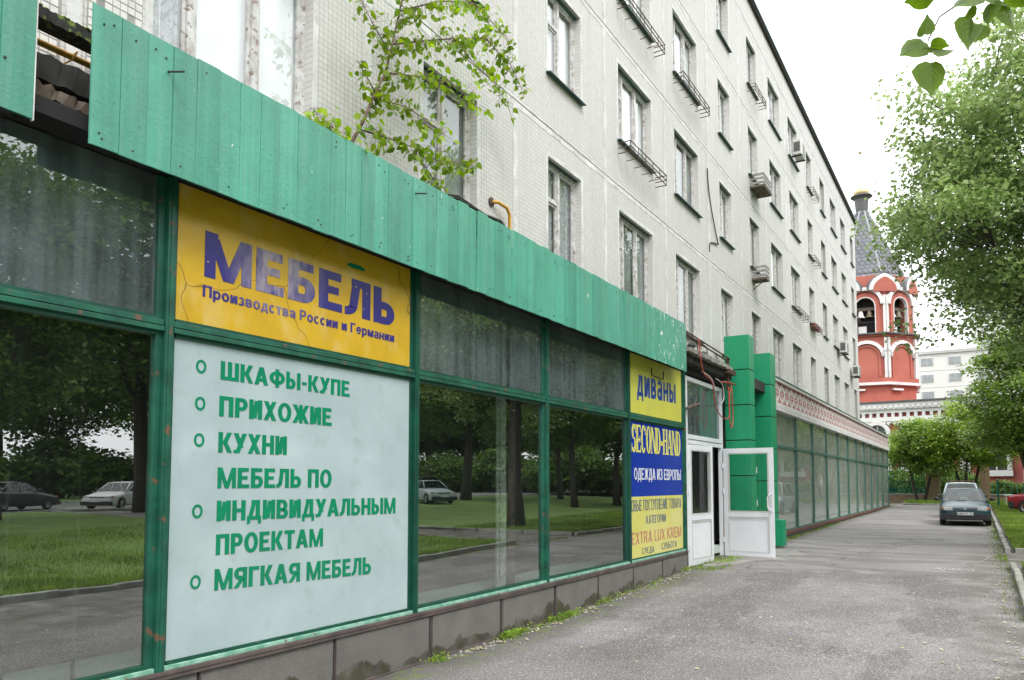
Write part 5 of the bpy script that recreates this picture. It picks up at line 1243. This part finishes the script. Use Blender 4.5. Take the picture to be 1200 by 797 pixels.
for xx in np.arange(-12.6, 26, 5.1):
    def sh(mb): mb.v = [(a+xx, b, c) for a, b, c in mb.v]; return onwall(mb)
    sh(arch_ring(1.7, 3.2, cz(497), .38, .001, .4)).build('window_surround', m_limew, ch)
    sh(MB().prism([(a, c) for a, c in arch_pts(1.7, 3.2, cz(497))][::-1], 'y', .001, .05)).build('window_glass', m_lampglass, ch)
    sh(MB().box(-.05, .051, 3.2, .05, .12, cz(498)).box(-.85, .051, 5.0, -.0505, .11, 5.1).box(.0505, .051, 5.0, .85, .11, 5.1)).build('window_bars', m_limew, ch)
    sh(MB().box(2.1, .001, .5, 3.0, .45, cz(493.2))).build('pilaster', m_limew, ch)
    sh(MB().box(1.9, .001, cz(499), 3.2, .62, cz(494))).build('pilaster_capital', m_limew, ch)
    sh(MB().box(-1.3, .001, 2.6, 1.3, .5, 3.15)).build('window_sill', m_limew, ch)
onwall(MB().box(xa, .001, .4, xb, .3, 1.4)).build('base_course', m_brick2, ch)
nv = MB().prism([(-9, cz(469)), (-1, cz(469)), (-4.5, cz(446)), (-9, cz(446))], 'x', 7.0, 26)
onwall(nv).build('nave_roof', m_roofm, ch)
for q in range(12): onwall(MB().add([(7.5+q*1.5, -1.02+.04, cz(469)+.03), (7.58+q*1.5, -1.02+.04, cz(469)+.03), (7.58+q*1.5, -4.5+.02, cz(446)+.06), (7.5+q*1.5, -4.5+.02, cz(446)+.06)], [(0, 1, 2, 3)])).build('roof_seam', m_darkgrey, ch) if q % 2 == 0 else None
tr2 = thing('church_turret', 'red and white church turret glimpsed between the leaves at the right', 'turret', (16, 92, .5))
MB().box(12.8, 95, .4, 16.6, 99, 17.0).build('wall', m_brick, tr2); MB().box(12.6, 94.8, 15.4, 16.8, 99.2, 16.2).build('cornice', m_limew, tr2)
for x in (13.0, 15.8): MB().box(x, 94.75, .4, x+.7, 94.999, 15.4).build('pilaster', m_limew, tr2)
MB().box(14.2, 94.9, 12.4, 15.4, 94.999, 14.6).build('niche', simple('orange_panel', (.42,.14,.05), None, 2, .8), tr2)
MB().prism([(12.4, 17), (17, 17), (14.7, 21)], 'y', 94.8, 99.2).build('roof', m_slate, tr2)

for k in range(9):
    c = copy_tree(sh0); x, y = -8+k*1.5+.4*(k % 2), 65.5+(k*3 % 2); c.location = (x, y, G(x, y)); c.rotation_euler = (0, 0, k*1.3); c.scale = (.55, .55, .62); c['group'] = 'dark bushes behind the railings'; c['label'] = 'dark bush in the church yard behind the green railings'
for k in range(6):
    c = copy_tree(sh0); x, y = 6.8+k*1.9, 66; c.location = (x, y, G(x, y)); c.rotation_euler = (0, 0, k*1.3); c.scale = (.45, .45, .40); c['group'] = 'dark bushes behind the railings'; c['label'] = 'dark bush in the church yard behind the green railings'
# brick fence with green railings
m_fbrick = MT('yellow_fence_brick').geo(); q = m_fbrick.sepz(); cv = m_fbrick.n('ShaderNodeCombineXYZ'); m_fbrick.l(q[0], cv.inputs[0]); m_fbrick.l(q[2], cv.inputs[1])
b = m_fbrick.n('ShaderNodeTexBrick'); b.inputs['Scale'].default_value = 1; b.inputs['Brick Width'].default_value = .26; b.inputs['Row Height'].default_value = .08; b.inputs['Mortar Size'].default_value = .008
b.inputs['Color1'].default_value = (.36,.24,.14,1); b.inputs['Color2'].default_value = (.26,.15,.09,1); b.inputs['Mortar'].default_value = (.38,.34,.28,1); m_fbrick.l(cv.outputs[0], b.inputs['Vector'])
m_fbrick.col(b.outputs[0]).rough(.9); m_fbrick = m_fbrick.m
m_rail = simple('railing_green', (.01,.16,.10), (.01,.12,.08), 3, .5); m_railcap = simple('pale_cap', (.42,.50,.48), None, 2, .7)
fc = thing('church_fence', 'low yellow brick wall with tall green iron railings and brick pillars before the church', 'fence', (2, 61.9, .6))
FYY = 61.8
for a, b_ in ((-9, 2.1), (2.95, 5.35), (5.95, 15)):
    MB().box(a, FYY, .35, b_, FYY+.4, 1.13).build('wall', m_fbrick, fc); MB().box(a, FYY-.05, 1.1305, b_, FYY+.45, 1.20).build('wall_cap', m_railcap, fc)
for a, b_, h_ in ((2.1, 2.95, 3.25), (5.35, 5.95, 3.4), (-9.6, -9, 3.3)):
    MB().box(a+.001, FYY-.12, .3, b_-.001, FYY+.52, h_).build('pillar', m_fbrick, fc, bevel=.01); MB().box(a-.07, FYY-.18, h_+.001, b_+.07, FYY+.58, h_+.09).build('pillar_cap', m_railcap, fc)
pk = MB().box(-.022, 0, 0, .022, .044, 1.85); pk.add([(-.03, -.008, 1.85), (.03, -.008, 1.85), (.03, .052, 1.85), (-.03, .052, 1.85), (0, .022, 2.02)], [(0, 1, 4), (1, 2, 4), (2, 3, 4), (3, 0, 4), (3, 2, 1, 0)]); pk = pk.mesh('railing_bar', m_rail)
x = -8.9
while x < 2.0: put('railing_bar', pk, fc, (x, FYY+.18, 1.22)); x += .17
for z in (1.28, 1.55, 2.75): MB().box(-9, FYY+.165, z, 2.1, FYY+.24, z+.06).build('rail', m_rail, fc)
for k in range(40): 
    o_ = MB()
    for a in range(8):
        pass
ringm = MB().tube([(.085*math.cos(rad(a)), .2, .085*math.sin(rad(a))) for a in range(0, 361, 45)], .012, 4, cap=False).mesh('ring', m_rail)
x = -8.8
while x < 2.0: put('ring', ringm, fc, (x, FYY, 1.44)); x += .34
for a in np.arange(6.1, 14.8, .35): put('railing_bar', pk, fc, (a, FYY+.18, 1.0)).scale = (1, 1, .5)
gpst = thing('green_post', 'short green post on the lawn right of the parked dark car', 'post', (6.3, 54, .45)); MB().bar((6.25, 54, .45), (6.25, 54, 2.1), .06, 8).build('post', m_rail, gpst); MB().lathe([(0, .1), (.08, .03), (.08, 0)], (6.25, 54, 2.1), 8).build('cap', m_rail, gpst)
rl = thing('white_barrier', 'low white rail behind the green post and dark fruit tree', 'barrier', (9, 56, .5))
for z in (1.2,): MB().bar((6.6, 56, z), (13, 56, z), .04, 6).build('rail', m_white, rl)
for x in (6.7, 8.7, 10.7, 12.7): MB().bar((x, 56, .4), (x, 56, 1.2), .03, 6).build('post', m_white, rl)

# pale blocks of flats far behind
def flats(label, x0, y0, x1, y1, z1, nx, nz, wz=1.3, c=(.62,.61,.59)):
    t = thing('block_of_flats', label, 'block of flats', ((x0+x1)/2, y0, .5)); mw = simple('pale_flats_wall', c, tuple(v*.93 for v in c), .1, .9)
    MB().box(x0, y0, .3, x1, y1, z1).build('wall', mw, t); MB().box(x0-.3, y0-.3, z1, x1+.3, y1+.3, z1+.5).build('roof_edge', simple('pale_roof_edge', (.45,.45,.44), None, .1, .9), t)
    fm = MB().box(-1.0, -.08, 0, 1.0, .0, wz+.1).mesh('window', m_limew); gm = MB().box(-.9, -.14, .08, -.04, -.0805, wz).box(.04, -.14, .08, .9, -.0805, wz).mesh('pane', simple('far_pane', (.30,.32,.33), None, 1, .3))
    sx = (x1-x0)/nx
    for i in range(nx):
        for k in range(nz):
            z = z1-2.0-k*2.9
            if z < 8: continue
            o = put('window', fm, t, (x0+sx*(i+.5), y0, z)); put('pane', gm, o, (x0+sx*(i+.5), y0, z))
    for k in range(1, int(z1/2.9)): MB().box(x0, y0-.03, z1-k*2.9-.05, x1, y0-.001, z1-k*2.9).build('floor_joint', simple('flats_joint', (.42,.41,.40), None, 1, .9), t)
flats('lower pale block of flats behind the church roof', -12, 150, 13, 162, 24.2, 6, 4)
flats('taller pale block of flats behind the church roof, further right', 5.2, 168, 24, 180, 38, 4, 9)

# ------------------------------------------------------------------ cars
m_tyre = simple('tyre_rubber', (.02,.02,.02), None, 9, .85); m_rim = simple('wheel_rim', (.28,.28,.29), (.2,.2,.2), 9, .4, metal=.5)
m_plast = simple('black_plastic', (.02,.02,.022), None, 4, .6); m_lens = simple('headlight_lens', (.55,.57,.57), (.35,.36,.37), 14, .12); m_tail = simple('tail_lamp', (.42,.012,.01), None, 6, .15)
m_amber = simple('amber_lens', (.6,.22,.04), None, 6, .2); m_plate = simple('plate_white', (.68,.69,.68), None, 9, .4); m_seat = simple('car_seat', (.05,.05,.055), None, 5, .9); m_chrome = simple('chrome_trim', (.45,.46,.47), None, 5, .25, metal=.8)
def car_paint(name, c):
    m = MT(name); m.col(c).rough(.35); m.p.inputs['Coat Weight'].default_value = .12; m.p.inputs['Coat Roughness'].default_value = .06; m.p.inputs['Metallic'].default_value = .0; return m.m
def make_car(label, cat, loc, rot, paint, style='sedan', group=None, detail=True, plate=None, name='parked_car'):
    t = thing(name, label, cat, loc, group); t.rotation_euler = (0, 0, rot); B = lambda mb, n, m, par=t, **k: mb.build(n, m, par, local=True, **k)
    van = style == 'wagon'; rz = 1.40 if not van else 1.62; tail = 2.18
    # stations: y, half width, underside, side shoulder, centre crown   (front is -y)
    st = [(-2.20, .62, .34, .50, .53), (-2.17, .72, .27, .58, .61), (-2.08, .79, .22, .66, .70), (-1.85, .825, .20, .72, .78), (-1.3, .84, .20, .79, .88), (-.80, .845, .20, .86, .95), (-.2, .85, .20, .89, .95), (.6, .85, .20, .90, .95),
          (1.25, .845, .20, .91, .97), (1.7, .835, .21, .90, .98), (2.02, .80, .24, .87, .95 if style == 'sedan' else .97), (2.13, .74, .28, .80, .86), (2.18, .66, .36, .66, .68)]
    mb = MB(); n = 13
    for y, hw, zu, zs, zc in st:
        half = [(0, zc), (hw*.45, zc-.008), (hw*.78, zc-.03), (hw*.93, zs+.0), (hw*.985, zs-.08), (hw, (zs+zu)/2+.05), (hw*.985, zu+.10), (hw*.93, zu)]
        ring = half+[(-x, z) for x, z in half[::-1][:-1]]; n = len(ring)
        mb.v += [(x, y, z) for x, z in ring]
    for i in range(len(st)-1):
        for k in range(n): a = i*n+k; b = i*n+(k+1) % n; mb.f.append((a, a+n, b+n, b)[::-1])
    mb.f += [tuple(range(n))[::-1], tuple((len(st)-1)*n+k for k in range(n))]; mb.f = [f[::-1] for f in mb.f]
    body = B(mb, 'body', paint, smooth=True)
    # greenhouse: lower ring and roof ring
    yr = 1.30 if style == 'sedan' else (2.0 if van else 1.85); rr = .80 if style == 'sedan' else (1.8 if van else 1.35)
    lo = [(-.70, -.92, .93), (.70, -.92, .93), (.78, -.1, .90), (.78, .9, .91), (.72, yr, .95)]; 
    fy, ry = -.22, rr; top = [(-.54, fy, rz-.04), (.54, fy, rz-.04), (.57, .25, rz-.01), (.56, .8 if rr > .8 else .5, rz-.01), (.52, ry, rz-.05)]
    def q(a, b, c, d, inset=.0): return [a, b, c, d]
    roof = MB(); ys = [fy, fy+.12, .25, .5, ry-.12, ry]; hw = [.55, .575, .59, .59, .56, .53]; zz = [rz-.045, rz-.012, rz, rz, rz-.012, rz-.055]
    for y, h_, z in zip(ys, hw, zz): roof.v += [(-h_, y, z-.05), (-h_*.96, y, z-.01), (-h_*.5, y, z+.012), (0, y, z+.018), (h_*.5, y, z+.012), (h_*.96, y, z-.01), (h_, y, z-.05)]
    for i in range(5):
        for k in range(6): a = i*7+k; roof.f.append((a, a+1, a+8, a+7))
    o = B(roof, 'roof', paint, smooth=True); md = o.modifiers.new('s', 'SOLIDIFY'); md.thickness = .03; md.offset = -1
    for sx in (-1, 1):
        pil = MB()
        pil.tube([(sx*.765, -.93, .90), (sx*.565, fy, rz-.04)], [.036, .030], 6); pil.tube([(sx*.80, .32, .88), (sx*.59, .30, rz-.04)], [.03, .03], 6)
        pil.tube([(sx*.74, yr, .93), (sx*.545, ry, rz-.05)], [.07, .05], 6)
        pil.tube([(sx*.565, fy, rz-.045), (sx*.59, .3, rz-.035), (sx*.545, ry, rz-.06)], .025, 5)
        B(pil, 'pillar_frame', paint, smooth=True)
    ws = MB()
    for i in range(5):
        u = i/4; x = -1+2*u; bow = .07*(1-x*x); ws.v += [(x*.74, -.95-bow, .915), (x*.55, fy-.01-bow*.5, rz-.035)]
    for i in range(4): ws.f.append((2*i, 2*i+2, 2*i+3, 2*i+1))
    B(ws, 'windscreen', m_glass_car)
    rw = MB().add([(-.71, yr+.03, .95), (.71, yr+.03, .95), (.52, ry+.02, rz-.06), (-.52, ry+.02, rz-.06)], [(1, 0, 3, 2)]); B(rw, 'rear_window', m_glass_car)
    for sx in (-1, 1):
        sw = MB().add([(sx*.80, -.88, .90), (sx*.805, .30, .90), (sx*.60, .28, rz-.05), (sx*.585, fy+.03, rz-.06)], [(0, 1, 2, 3)] if sx > 0 else [(3, 2, 1, 0)])
        sw.add([(sx*.805, .34, .90), (sx*.77, yr-.05, .94), (sx*.57, ry-.03, rz-.07), (sx*.60, .32, rz-.05)], [(0, 1, 2, 3)] if sx > 0 else [(3, 2, 1, 0)]); B(sw, 'side_window', m_glass_car)
        hl = MB().prism([(sx*.40, .585), (sx*.70, .59), (sx*.715, .70), (sx*.42, .685)], 'y', -2.165, -2.02); h_ = B(hl, 'headlight', m_lens, bevel=.012)
        B(MB().prism([(sx*.705, .60), (sx*.775, .62), (sx*.785, .70), (sx*.72, .70)], 'y', -2.11, -1.95), 'indicator', m_amber, bevel=.008)
        B(MB().box(sx*.42, 2.04, .62, sx*.775, 2.165, .80), 'tail_lamp', m_tail, bevel=.015)
        B(MB().lathe([(0, -.04), (.08, -.03), (.10, 0), (.08, .08), (.02, .11)], (0, 0, 0), 8).xf(Matrix.Translation((sx*.95, -.68, .97)) @ Matrix.Scale(.7, 4, (0, 1, 0))), 'mirror', m_plast, smooth=True)
        B(MB().bar((sx*.82, -.7, .92), (sx*.93, -.68, .97), .02, 5), 'mirror_arm', m_plast)
        for yy in (-1.35, 1.32):
            arch = MB(); 
            for k in range(13): a = math.pi*k/12; arch.v += [(sx*.855, yy+.37*math.cos(a), .29+.37*math.sin(a)), (sx*.855, yy+.31*math.cos(a), .29+.31*math.sin(a)), (sx*.80, yy+.37*math.cos(a), .29+.37*math.sin(a))]
            for k in range(12): arch.f += [(3*k, 3*k+3, 3*k+4, 3*k+1)[::sx], (3*k+2, 3*k+5, 3*k+3, 3*k)[::sx]]
            B(arch, 'wheel_arch', m_plast)
            wh = bpy.data.objects.new('wheel', None); C.objects.link(wh); wh.parent = t; wh.location = (sx*.76, yy, .30)
            M_ = Matrix.Rotation(math.pi/2, 4, 'Y')
            B(MB().lathe([(.19, -.09), (.27, -.095), (.30, -.06), (.302, .06), (.27, .10), (.19, .10)], (0, 0, 0), 20).xf(M_), 'tyre', m_tyre, wh, smooth=True)
            B(MB().lathe([(0, sx*.05), (.05, sx*.085), (.08, sx*.06), (.17, sx*.075), (.195, sx*.095)], (0, 0, 0), 14).xf(M_), 'rim', m_rim, wh, smooth=True)
    B(MB().box(-.385, -2.185, .60, .385, -2.06, .68), 'grille', m_plast, bevel=.01)
    for z in (.622, .650): B(MB().box(-.37, -2.192, z, .37, -2.1855, z+.008), 'grille_slat', m_chrome)
    B(MB().lathe([(0, 0), (.045, 0), (.045, .012), (.03, .016), (0, .014)], (0, 0, 0), 14).xf(Matrix.Translation((0, -2.1925, .645)) @ Matrix.Rotation(math.pi/2, 4, 'X')), 'badge', m_chrome)
    bp = MB(); 
    for y_, s_ in ((-2.24, -1), (2.22, 1)):
        bp = MB(); P = [(-.84, y_-s_*.28), (-.80, y_-s_*.10), (-.60, y_-s_*.02), (0, y_+s_*.02), (.60, y_-s_*.02), (.80, y_-s_*.10), (.84, y_-s_*.28)]
        for x, y in P: bp.v += [(x, y, .50), (x, y+s_*.0, .565), (x*.97, y-s_*.10, .57), (x*.97, y-s_*.10, .22), (x, y, .27)]
        for i in range(6):
            for k in range(5): f = (i*5+k, i*5+(k+1) % 5, i*5+5+(k+1) % 5, i*5+5+k); bp.f.append(f if s_ > 0 else f[::-1])
        bp.f += [(0, 1, 2, 3, 4), (30, 31, 32, 33, 34)]; B(bp, 'bumper', paint if s_ < 0 and style != 'hatch' else m_plast)
    B(MB().prism([(-.80, .235), (.80, .235), (.81, .43), (.66, .44), (-.66, .44), (-.81, .43)], 'y', -2.262, -2.12), 'lower_intake', m_plast, bevel=.01)
    for s_, y in ((-1, -2.285), (1, 2.26)):
        pp = B(MB().box(-.26, y-.01, .41, .26, y+.005, .52), 'licence_plate', m_plate)
        if plate and s_ < 0:
            G_ = Glyphs(.2, .16); tot = sum(G_.g(c_)[0]+.14 for c_ in plate); cur = 0; sx_ = .46/tot
            for c_ in plate:
                w_, ps = G_.g(c_); g_ = MB()
                for p in ps: g_.prism([(-.23+(x+cur)*sx_, .432+z*.066) for x, z in p], 'y', y-.0125, y-.0105)
                cur += w_+.14
                if ps: B(g_, 'plate_character', m_plast, pp)
    for x in (-.34, .34):
        B(MB().lathe([(0, .3), (.14, .28), (.2, .2), (.22, 0), (.22, -.35)], (x, .05, .86), 8), 'seat', m_seat, smooth=True); B(MB().box(x-.1, .0, 1.10, x+.1, .12, 1.27), 'headrest', m_seat, bevel=.04)
    B(MB().box(-.68, -.85, .75, .68, 1.2, .80), 'cabin_floor', m_seat); B(MB().box(-.70, -.9, .80, .70, -.55, .94), 'dashboard', m_seat, bevel=.03)
    B(MB().tube([(.36+.17*math.cos(rad(a)), -.50, .98+.17*math.sin(rad(a))) for a in range(0, 361, 30)], .014, 5, cap=False), 'steering_wheel', m_plast)
    B(MB().box(-.1, -.32, rz-.15, .1, -.29, rz-.09), 'rear_view_mirror', m_plast)
    if van:
        for x in (-.5, .5): B(MB().tube([(x, -.05, rz+.0), (x, .0, rz+.07), (x, 1.6, rz+.07), (x, 1.65, rz)], .015, 5), 'roof_rail', m_plast)
        for y in (.2, 1.2): B(MB().box(-.56, y, rz+.07, .56, y+.05, rz+.10), 'roof_bar', simple('brown_bar', (.18,.09,.06), None, 4, .7))
    # wipers
    for x in (-.3, .25): B(MB().bar((x, -1.0, .93), (x+.35, -.99, .95), .008, 4), 'wiper', m_plast)
    return t
p_teal = car_paint('dark_teal_paint', (.012,.042,.055)); p_silver = car_paint('pale_blue_silver_paint', (.36,.42,.44)); p_red = car_paint('dark_red_paint', (.20,.008,.015)); p_white = car_paint('white_car_paint', (.66,.67,.68)); p_grey = car_paint('grey_car_paint', (.16,.17,.18)); p_black = car_paint('black_car_paint', (.02,.022,.025))
make_car('dark teal saloon car parked by the kerb facing the camera', 'car', (4.74, 35.9, G(4.7, 35)), rad(1.5), p_teal, 'sedan', plate='О855РТ 77')
make_car('pale silver estate car with brown roof bars, parked behind the dark teal saloon', 'car', (4.55, 42.3, G(4.5, 42)), rad(1), p_silver, 'wagon')
make_car('dark red car at the right edge, its tail lamp facing the drive', 'car', (8.75, 45.6, G(8.6, 45)+.1), rad(62), p_red, 'sedan')
make_car('silver grey car half hidden behind the far end of the showroom', 'car', (-2.72, 60.2, G(-2, 60)), rad(-90), p_grey, 'sedan')
make_car('white saloon reflected in the leftmost pane, on the street edge', 'car', (33.2, 24.0, G(33, 24)+.004), rad(-28), p_white, 'sedan')
make_car('black saloon reflected at the left border of the leftmost pane', 'car', (36.0, 20.0, G(36, 20)+.004), rad(160), p_black, 'sedan')
make_car('grey estate car reflected in the pane right of the list board, nearer one', 'car', (23.6, 38.0, G(24, 38)+.1), rad(-60), p_silver, 'sedan')
make_car('dark estate car reflected behind the grey one in the same pane', 'car', (26.5, 41.5, G(26.5, 41)+.1), rad(-60), p_black, 'wagon')
make_car('red car reflected far off in the pane left of the lemon sign', 'car', (27, 74, G(27, 74)+.1), rad(-80), p_red, 'sedan')

# ------------------------------------------------------------------ grass, weeds, litter
def blades(name, pts, h, mt, parent=None, wd=.006, sp=.35):
    n = len(pts); P = np.asarray(pts); a = RNG.uniform(0, 2*np.pi, n); hh = h*RNG.uniform(.5, 1.3, n); lean = RNG.normal(0, sp, (n, 2))*hh[:, None]
    V = np.zeros((n, 3, 3)); w_ = wd*RNG.uniform(.7, 1.5, n); V[:, 0] = P; V[:, 1] = P
    V[:, 0, 0] += np.cos(a)*w_; V[:, 0, 1] += np.sin(a)*w_; V[:, 1, 0] -= np.cos(a)*w_; V[:, 1, 1] -= np.sin(a)*w_
    V[:, 2] = P; V[:, 2, :2] += lean; V[:, 2, 2] += hh
    return tag(put(name, quads_mesh(name, mt, V), parent), kind='stuff')
def rnd_pts(n, x0, x1, y0, y1, f=None, dz=.09, pw=1.0):
    out_ = []
    for _ in range(n):
        x = x0+(x1-x0)*random.random()**pw; y = random.uniform(y0, y1)
        if f and not f(x, y): continue
        out_.append((x, y, G(x, y)+dz))
    return out_
tag(blades('lawn_grass', rnd_pts(60000, 5.95, 11, 22.5, 57, None, .09, 1.6), .11, m_grass, wd=.011), 'short ragged grass growing on the lawns', 'grass')
tag(blades('lawn_grass', rnd_pts(9000, 5.95, 9, 12.8, 18.35, None, .09, 1.6), .10, m_grass, wd=.009), 'short ragged grass at the corner of the near lawn', 'grass')
tag(blades('lawn_grass', [p for p in rnd_pts(60000, 8.4, 20, -6, 18.3, lambda x, y: x > kerb_x(y)+.16, .08, 1.6)], .10, m_grass, wd=.012), 'short grass of the near lawn, seen in the window reflections', 'grass')
tag(blades('verge_grass', rnd_pts(9000, 1.0, 12, 57.7, 61.5), .22, m_grass, wd=.02), 'taller grass on the verge under the church fence', 'grass')
tag(blades('kerb_weeds', rnd_pts(3000, 5.45, 5.75, 12.5, 40, lambda x, y: random.random() < .25 or math.sin(y*1.9)+math.sin(y*.7) > 1.1, 0, .5), .055, m_grass, wd=.008), 'thin weeds in the gutter along the kerb', 'weeds')
wv_ = []
for cy_, n_, s_ in ((8.5, 300, .16), (9.1, 25, .15), (9.85, 220, .20), (10.3, 40, .2), (11.3, 60, .15), (12.2, 40, .3), (15.9, 300, .35), (16.6, 320, .4), (17.4, 150, .3), (6.9, 60, .12), (13.5, 40, .4), (25, 200, 1.5), (31, 200, 2), (22.3, 120, .3)):
    for _ in range(n_):
        y = random.gauss(cy_, s_); far = y > 15.5; x = (.06+abs(random.gauss(0, .07))) if not far else (random.gauss(.45, .16) if y < 20 else .30+abs(random.gauss(0, .06)))
        wv_.append((x, y, G(x, y)+.0))
tag(blades('weeds', wv_, .075, m_grass, wd=.007, sp=.6), 'tufts of weeds growing along the foot of the shop plinth', 'weeds')
lw = []
for x, y, z in wv_:
    if random.random() < .8: lw.append((x, y, z+random.uniform(.01, .07)))
tag(put('weed_leaves', quads_mesh('weed_leaves', m_leaf_birch, leaves(np.array(lw), .035, LEAF5, -.3, .6))), 'small broad leaved weeds along the foot of the plinth', 'weeds', kind='stuff')
m_litter = leaf_mat('dead_leaf', (.66,.60,.42), (.50,.42,.24), .15, .8)
lt_ = [(random.uniform(.15, 5.7), random.uniform(2.5, 24), 0) for _ in range(170)]+[(abs(random.gauss(.12, .12))+.08, random.uniform(7.5, 15.5), 0) for _ in range(130)]+[(5.6-abs(random.gauss(0, .12)), random.uniform(9, 30), 0) for _ in range(160)]+[(random.uniform(6, 9), random.uniform(12, 30), .1) for _ in range(120)]
lt_ = np.array([(x, y, G(x, y)+.012+dz) for x, y, dz in lt_])
V = leaves(lt_, .055, LEAF5, 0, .12, .1); V[:, :, 2] = np.maximum(V[:, :, 2]*.0+lt_[:, None, 2]+RNG.uniform(0, .012, V.shape[:2]), 0)
tag(put('fallen_leaves', quads_mesh('fallen_leaves', m_litter, V)), 'pale dead leaves scattered on the asphalt', 'fallen leaves', kind='stuff')
gm_ = MB()
for _ in range(260):
    y = random.uniform(7, 15.6); x = .07+abs(random.gauss(0, .10)); r = random.uniform(.006, .020); z = G(x, y)
    gm_.lathe([(0, r*.9), (r*.8, r*.5), (r, -.002)], (x, y, z), 5)
for _ in range(60):
    y = random.uniform(15.6, 18.5); x = random.uniform(.3, .9); r = random.uniform(.01, .035); gm_.lathe([(0, r*.6), (r*.8, r*.4), (r, -.002)], (x, y, G(x, y)), 5)
tag(gm_.build('gravel', simple('pale_gravel', (.42,.40,.37), (.2,.19,.18), 12, .9)), 'loose gravel and crumbs along the foot of the plinth', 'gravel', kind='stuff')
# raised broken concrete apron before the doors
ap_ = thing('broken_apron', 'cracked low concrete slabs lying before the white doors', 'paving', (.7, 17.2, .2))
m_apron = simple('apron_concrete', (.30,.29,.27), (.20,.19,.18), 3, .9, bump=.4, bscale=25)
for pts in ([(.31, 16.3), (.8, 16.5), (1.0, 17.4), (.31, 17.6)], [(.31, 17.65), (1.02, 17.45), (1.5, 18.0), (1.3, 18.6), (.31, 18.7)], [(.62, 18.75), (1.35, 18.65), (1.75, 19.3), (1.3, 20.2), (.62, 20.3)], [(.31, 15.75), (.62, 15.85), (.72, 16.4), (.31, 16.22)]):
    MB().prism(pts, 'z', .08, G(.8, 17.5)+random.uniform(.02, .045)).build('slab', m_apron, ap_, bevel=.008)
# faint chalk marks on the asphalt
ck_ = thing('chalk_marks', 'faint illegible white chalk scribble on the asphalt', 'chalk marks', (4.7, 17.6, G(4.7, 17.6)))
zc = G(4.75, 17.65)+.012; x = 4.40
for k, pp in enumerate([[(0, .02), (.06, .06), (.1, .16)], [(0, 0), (.02, .15), (.10, .18), (.11, .05), (.03, .02)], [(0, .1), (.06, .0), (.1, .12), (.15, 0)], [(0, 0), (.04, .2), (.12, .18), (.05, .08)], [(0, .0), (.04, .14), (.08, .12)], [(.0, .16), (.12, .14), (.14, .05), (.03, .0)]]):
    mb = MB()
    for (a, b), (c, d) in zip(pp, pp[1:]):
        n_ = Vector((-(d-b), c-a)); n_ = n_.normalized()*.012; mb.prism([(x+a-n_.x, 17.5+b*2.2-n_.y), (x+c-n_.x, 17.5+d*2.2-n_.y), (x+c+n_.x, 17.5+d*2.2+n_.y), (x+a+n_.x, 17.5+b*2.2+n_.y)], 'z', zc-.01, zc+.0001*k)
    mb.build('stroke', m_chalk, ck_); x += .115
